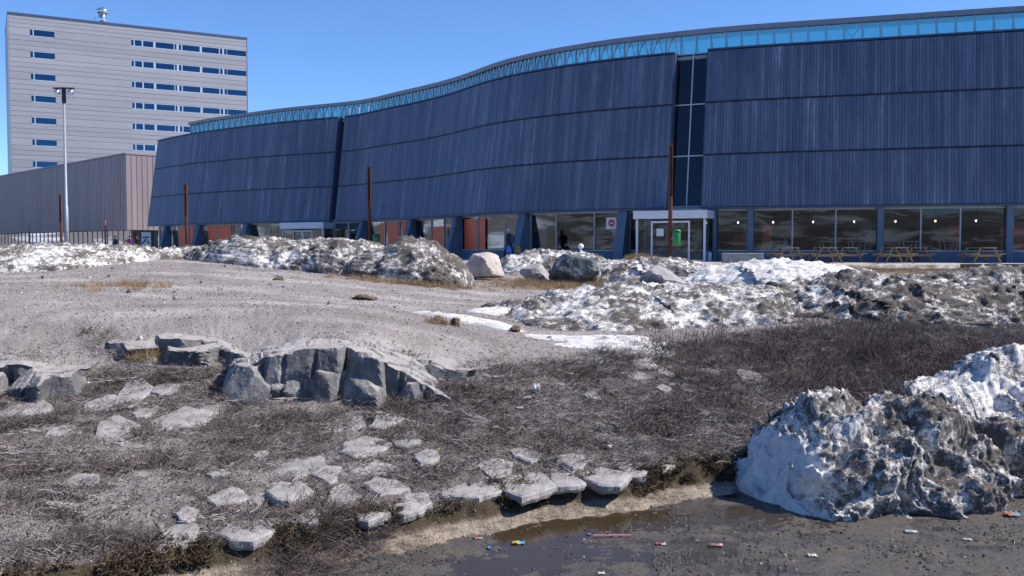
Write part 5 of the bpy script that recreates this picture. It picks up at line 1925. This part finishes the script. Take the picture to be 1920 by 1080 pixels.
# terrace edge beams
for px0, px1, py, lab in ((1800, 1990, 503, "dark timber kerb at the right end of the terrace"), (1482, 1550, 500, "short dark kerb at the terrace edge behind the clean drift")):
    a, d = PZ(px0, py, TZ), PZ(px1, py, TZ)
    b = MB(); b.bar((a[0], a[1] - .15, TZ - .02), (d[0], d[1] - .15, TZ - .02), .28, .36)
    tag(b.build("kerb_beam", M_KERB), lab, "kerb")


# green litter bins
def bin_(label, x, y, z, s=1.0):
    t = thing("litter_bin", label, "litter bin", (x, y, z))
    b = MB(); b.lathe([(.2 * s, 0), (.235 * s, .05 * s), (.24 * s, .78 * s), (.235 * s, .8 * s)], 20, (x, y, z)); b.build("body", M_GREEN, t, None, True)
    b = MB(); b.lathe([(.25 * s, .8 * s), (.26 * s, .83 * s), (.25 * s, .95 * s), (.18 * s, 1.0 * s), (.03, 1.02 * s)], 20, (x, y, z)); b.build("lid", M_GREEN, t, None, True)
    b = MB(); b.bbox(x - .13 * s, x + .13 * s, y - .262 * s, y - .2 * s, z + .83 * s, z + .92 * s, .01); b.build("slot", M_BLACK, t)
    return t


POSTS = [(1258, 47.0, 268, .105, "tallest rusty steel post beside the white entrance porch"), (692, 61.0, 313, .11, "rusty steel post beside the green bin left of the peaked heap"), (348, 76.0, 345, .12, "rusty steel post in front of the left end of the wave building"), (113, 92.0, 365, .12, "rusty steel post beside the street lamp")]
for px, Y, ty, r, lab in POSTS:
    q = PY(px, ty, Y)
    t = thing("steel_post", lab, "post", (q[0], Y, TZ), "row of rusty steel posts")
    H = q[2] - TZ
    b = MB(); b.lathe([(r, 0), (r, H * .55), (r * .98, H * .552)], 14, (q[0], Y, TZ)); b.build("lower_shaft", M_RUST, t, None, True)
    b = MB()
    b.bbox(q[0] - r * .9, q[0] + r * .9, Y + r * .1, Y + r * .8, TZ + H * .552, TZ + H, .01)
    b.bbox(q[0] - r * .9, q[0] - r * .45, Y - r * .8, Y + r * .098, TZ + H * .552, TZ + H, .01)
    b.bbox(q[0] + r * .45, q[0] + r * .9, Y - r * .8, Y + r * .098, TZ + H * .552, TZ + H, .01)
    b.bbox(q[0] - r * .44, q[0] + r * .44, Y - r * .8, Y + r * .098, TZ + H * .97, TZ + H, .004)
    b.build("upper_channel", M_RUST, t)
for px, Y, ty, r, m, lab in [(197, 90, 414, .09, simple("faded_red_paint", (.3, .07, .05), .6), "short reddish post in front of the brown hall"), (55, 88, 420, .07, M_BLACK, "short thin black post at the far left")]:
    q = PY(px, ty, Y)
    b = MB(); b.lathe([(r, 0), (r, q[2] - TZ - .1), (r * .6, q[2] - TZ)], 12, (q[0], Y, TZ)); tag(b.build("short_post", m, None, None, True), lab, "post")
q = PY(1269, 460, 46.8)
bin_("green litter bin hung on the tallest rusty post", q[0], 46.8, q[2], .78)
b = MB(); b.box(q[0] - .3, q[0] - .1, 46.8 - .03, 46.8 + .05, q[2] + .3, q[2] + .36); b.build("bracket", M_GALV, bpy.data.objects["litter_bin"])
q = PY(706, 467, 59.5)
bin_("green litter bin behind the snow between two heaps", q[0], 59.5, q[2], .95)
b = MB(); b.tube([(q[0], 59.5, TZ), (q[0], 59.5, q[2] + .02)], .05); b.build("stand", M_GALV, bpy.data.objects["litter_bin.001"])

# street lamp
Y = 56.0
q = PY(119.5, 166, Y)
t = thing("street_lamp", "tall grey street lamp with two spotlights under a crossbar", "street lamp", (q[0] + .1, Y, TZ))
H = q[2] - TZ
X0 = q[0]
b = MB(); b.lathe([(.12, 0), (.11, 3.2), (.085, 3.22), (.06, H - .85)], 14, (X0, Y, TZ)); b.build("pole", M_GALV, t, None, True)
b = MB(); b.bbox(X0 - .1, X0 + .1, Y - .09, Y + .09, TZ + H - .86, TZ + H - .02, .02); b.build("neck", M_BLACK, t)
b = MB(); b.bbox(X0 - .64, X0 + .64, Y - .11, Y + .11, TZ + H - .02, TZ + H + .05, .025); b.build("crossbar", M_BLACK, t)
for sx in (-1, 1):
    b = MB(); b.lathe([(.05, .2), (.15, .14), (.19, 0), (.17, -.08), (.1, -.13)][::-1], 16, (X0 + sx * .4, Y - .02, TZ + H - .25)); l = b.build("spotlight", M_CHROME, t, None, True)
    b = MB(); b.tube([(X0 + sx * .4, Y - .02, TZ + H - .06), (X0 + sx * .4, Y - .02, TZ + H - .02)], .04); b.build("hanger", M_BLACK, l)

# globe bollard behind the dark boulder
q = PY(1089, 462, 41)
t = thing("bollard_light", "low bollard with a white globe behind the dark boulder", "bollard", (q[0], 41, TZ))
b = MB(); b.lathe([(.04, 0), (.035, q[2] - TZ - .1)], 10, (q[0], 41, TZ)); b.build("stem", M_STRUT, t, None, True)
b = MB(); b.lathe([(.04, -.12), (.1, -.08), (.13, 0), (.1, .08), (.03, .12)], 14, (q[0], 41, q[2])); b.build("globe", M_STRUT, t, None, True)

# black-and-white painted board beside the left end of the building
q0, q1 = PY(263, 433, 97), PY(289, 462, 97)
t = thing("mural_board", "black framed board with white brush strokes left of the wave building", "board", ((q0[0] + q1[0]) / 2, 97, TZ))
b = MB(); b.box(q0[0], q1[0], 97, 97.1, TZ, q0[2]); b.build("frame", M_BLACK, t)
b = MB(); b.box(q0[0] + .12, q1[0] - .3, 96.97, 96.995, TZ + .5, q0[2] - .12); f_ = b.build("panel", M_STRUT, t)
for k, (a0, a1, a2, a3) in enumerate([(.2, 1.1, .65, 2.0), (.3, .35, .75, .7), (.7, 1.6, .95, 1.1), (.25, 2.2, .9, 2.3)]):
    b = MB(); b.bar((q0[0] + a0, 96.95, TZ + .4 + a1 * .6), (q0[0] + a2, 96.95, TZ + .4 + a3 * .6), .03, .12); b.build("stroke", M_BLACK, f_)

# pendant lamps and cafe furniture inside the right windows
M_BULB = emit("warm_bulb", (1, .82, .55), 4)
for k, px in enumerate((1372, 1445, 1525, 1605, 1686, 1765, 1846)):
    q = gpt(s_at(px), 3.72, -1.9)
    t = thing("pendant_lamp", "small warm pendant bulb, number %s from the porch behind the windows" % ("one two three four five six seven".split()[k]), "pendant lamp", tuple(q), "pendant bulbs inside the windows")
    b = MB(); b.lathe([(.015, -.05), (.04, -.02), (.042, .02), (.02, .06)], 12, q); b.build("bulb", M_BULB, t, None, True)
    b = MB(); b.tube([q + Vector((0, 0, .07)), q + Vector((0, 0, .82))], .01, 5); b.build("cable", M_BLACK, t)
for k, (px, back, lab) in enumerate([(1553, -1.1, "white cafe table inside the window left of the middle column"), (1610, -1.3, "white cafe table inside the window next to the middle column"), (1708, -1.2, "white cafe table inside the window right of the middle column"), (1790, -1.6, "white cafe table inside the third window right of the middle column"), (1450, -1.8, "white cafe table inside the window behind the concrete bench")]):
    q = gpt(s_at(px), TZ + .06, back)
    t = thing("cafe_table", lab, "table", tuple(q), "cafe tables inside the windows")
    b = MB(); b.bbox(-.45, .45, -.35, .35, .98, 1.02, .01, Matrix.Translation(q)); b.build("table_top", M_STRUT, t)
    for sx in (-1, 1):
        for sy in (-1, 1):
            b = MB(); b.bar(q + Vector((sx * .36, sy * .28, .98)), q + Vector((sx * .16, sy * .28, 0)), .04, .04); b.build("leg", M_STRUT, t)
b = MB()
a_, b_ = s_at(1440), s_at(1640)
strip(b, a_, b_, lambda s: gpt(s, TZ + .06, -5.6), lambda s: gpt(s, TZ + 1.15, -5.6), .6, .5)
tag(b.build("cafe_counter", M_INTD), "long dark cafe counter at the back behind the windows", "counter")

# ================================================================== LITTER
def litter(px, py, w, h, col, name, label, on='hill', col2=None, tall=.25, seed=0, rz=0.0):
    if on == 'road':
        c = PZ(px, py, 0.0); z = roadz(c[0], c[1])
    else:
        zz = .6
        for _ in range(8):
            c = PZ(px, py, zz); zz = .5 * zz + .5 * tz(c[0], c[1])
        z = zz
    Y = c[1]
    W_ = .8 * w * Y / F; H_ = .7 * h * Y / F
    col = tuple(.55 * c_ + .07 for c_ in col)
    col2 = tuple(.55 * c_ + .07 for c_ in col2) if col2 else None
    r = np.random.RandomState(seed + int(px))
    n = 7
    u, v = np.meshgrid(np.linspace(-.5, .5, n), np.linspace(-.5, .5, n), indexing='ij')
    Z = r.normal(0, .16, (n, n)) * H_ + H_ * .25
    up = np.stack([u * W_ + r.normal(0, .05, (n, n)) * W_, v * max(H_ * 1.6, W_ * .5) + r.normal(0, .05, (n, n)) * W_, Z + .006], -1).reshape(-1, 3)
    lo = up - np.array([0, 0, max(.006, H_ * tall)])
    V = np.vstack([up, lo])
    f1 = gridfaces(n, n)
    Fc = [tuple(q[::-1]) for q in f1] + [tuple(q + n * n) for q in f1]
    rim = [i * n for i in range(n)] + [(n - 1) * n + j for j in range(1, n)] + [i * n + n - 1 for i in range(n - 2, -1, -1)] + [j for j in range(n - 2, 0, -1)]
    for i in range(len(rim)):
        a, d = rim[i], rim[(i + 1) % len(rim)]
        Fc.append((a, d, d + n * n, a + n * n))
    mats = [simple(name + "_print", col, .4, 0, .1, 40)]
    mi = None
    if col2 is not None:
        mats.append(simple(name + "_print_two", col2, .4, 0, .1, 40))
        mi = [1 if V[q[0]][0] > W_ * .02 else 0 for q in Fc]
    me = npmesh(name, V, Fc, mats, True, mi)
    base = lo[:, 2].min()
    o = inst(name, me, None, Matrix.Translation((c[0], Y, z - base - .004)) @ Matrix.Rotation(rz, 4, 'Z'))
    return tag(o, label, "litter")


WHT = (.5, .5, .5)
for a in [(971, 1020, 30, 10, (.75, .6, .05), "candy_wrapper", "yellow and light blue candy wrapper on the road", 'road', (.1, .5, .7)),
          (918, 1030, 7, 11, (.03, .3, .6), "blue_scrap", "small blue plastic scrap left of the yellow wrapper", 'road'),
          (938, 1030, 6, 8, (.12, .05, .3), "purple_scrap", "tiny purple scrap beside the yellow wrapper", 'road'),
          (897, 1011, 22, 6, (.6, .06, .05), "paper_scrap", "red and white paper scrap at the bank foot", 'road', WHT),
          (1238, 1023, 24, 9, (.65, .06, .05), "candy_wrapper", "red and white crumpled wrapper in the middle of the road", 'road', WHT),
          (1342, 1027, 34, 12, (.35, .16, .08), "paper_scrap", "brown and pink torn paper beside the grit heap", 'road', (.6, .2, .22)),
          (1103, 1003, 10, 6, (.25, .06, .4), "purple_scrap", "purple scrap near the pink straw", 'road'),
          (1708, 1000, 28, 9, (.5, .55, .52), "paper_scrap", "flat pale paper scrap in front of the snow lump", 'road'),
          (1803, 974, 22, 14, (.45, .47, .5), "plastic_scrap", "crumpled grey plastic right of the flat paper", 'road'),
          (1814, 1016, 20, 8, WHT, "flattened_plastic", "pale plastic lid lying near the right edge", 'road'),
          (1897, 970, 34, 14, (.5, .12, .06), "candy_wrapper", "red and blue wrapper at the right edge of the road", 'road', (.06, .3, .5)),
          (1522, 1047, 20, 10, (.6, .6, .62), "plastic_scrap", "clear plastic scrap below the snow lump", 'road'),
          (1806, 942, 34, 22, (.8, .82, .85), "ice_chunk", "clear ice chunk fallen from the right of the lump", 'road'),
          (1568, 975, 26, 24, (.78, .82, .86), "ice_chunk", "clear ice chunk at the toe of the lump", 'road'),
          (1127, 1078, 16, 9, (.75, .73, .68), "pale_scrap", "pale scrap at the very bottom of the road", 'road'),
          (1006, 738, 14, 18, (.62, .64, .72), "plastic_cup", "silvery crushed cup on the dark twigs", 'hill', None, .9),
          (975, 766, 14, 8, WHT, "paper_scrap", "white paper scrap below the silvery cup", 'hill'),
          (1143, 843, 8, 12, (.85, .85, .85), "tissue", "white tissue standing on the slope above the bank", 'hill', None, .6),
          (820, 846, 7, 10, (.7, .5, .03), "yellow_scrap", "yellow scrap near the rough slab", 'hill'),
          (1314, 790, 12, 6, (.75, .5, .05), "yellow_scrap", "yellow scrap on the slope left of the snow lump", 'hill'),
          (951, 743, 10, 7, (.6, .45, .06), "yellow_scrap", "yellow scrap left of the silvery cup", 'hill'),
          (228, 827, 12, 8, (.3, .6, .65), "blue_scrap", "pale blue scrap below the left cluster of slabs", 'hill'),
          (165, 704, 8, 5, (.85, .85, .85), "tissue", "white scrap in the heath near the left rock", 'hill'),
          (1053, 786, 7, 6, (.6, .15, .15), "red_scrap", "small red scrap in the middle of the slope", 'hill'),
          (1380, 822, 10, 9, (.8, .8, .8), "tissue", "white scrap close to the left end of the lump", 'hill'),
          (1562, 620, 8, 12, (.1, .35, .6), "blue_scrap", "blue plastic scrap at the foot of the sooty bank", 'hill', None, .6),
          (683, 523, 10, 9, (.03, .5, .12), "green_bottle", "green plastic bottle on the dry grass below the snow", 'hill', WHT, .8),
          (737, 546, 12, 6, (.7, .66, .5), "pale_scrap", "pale scrap on the gravel right of the green bottle", 'hill'),
          (519, 518, 14, 6, WHT, "paper_scrap", "white scrap beside the tiny turf tuft on the mound", 'hill'),
          (1050, 662, 8, 4, (.6, .45, .06), "yellow_scrap", "yellow scrap at the top edge of the heath", 'hill')]:
    litter(*a)
a, d = PZ(1112, 1004, .02), PZ(1183, 1004, .02)
b = MB(); b.tube([(a[0], a[1], .02), (d[0], d[1], .022)], .007, 8); tag(b.build("drinking_straw", simple("pink_plastic", (.5, .2, .25), .4)), "pink drinking straw lying across the wet road", "litter")
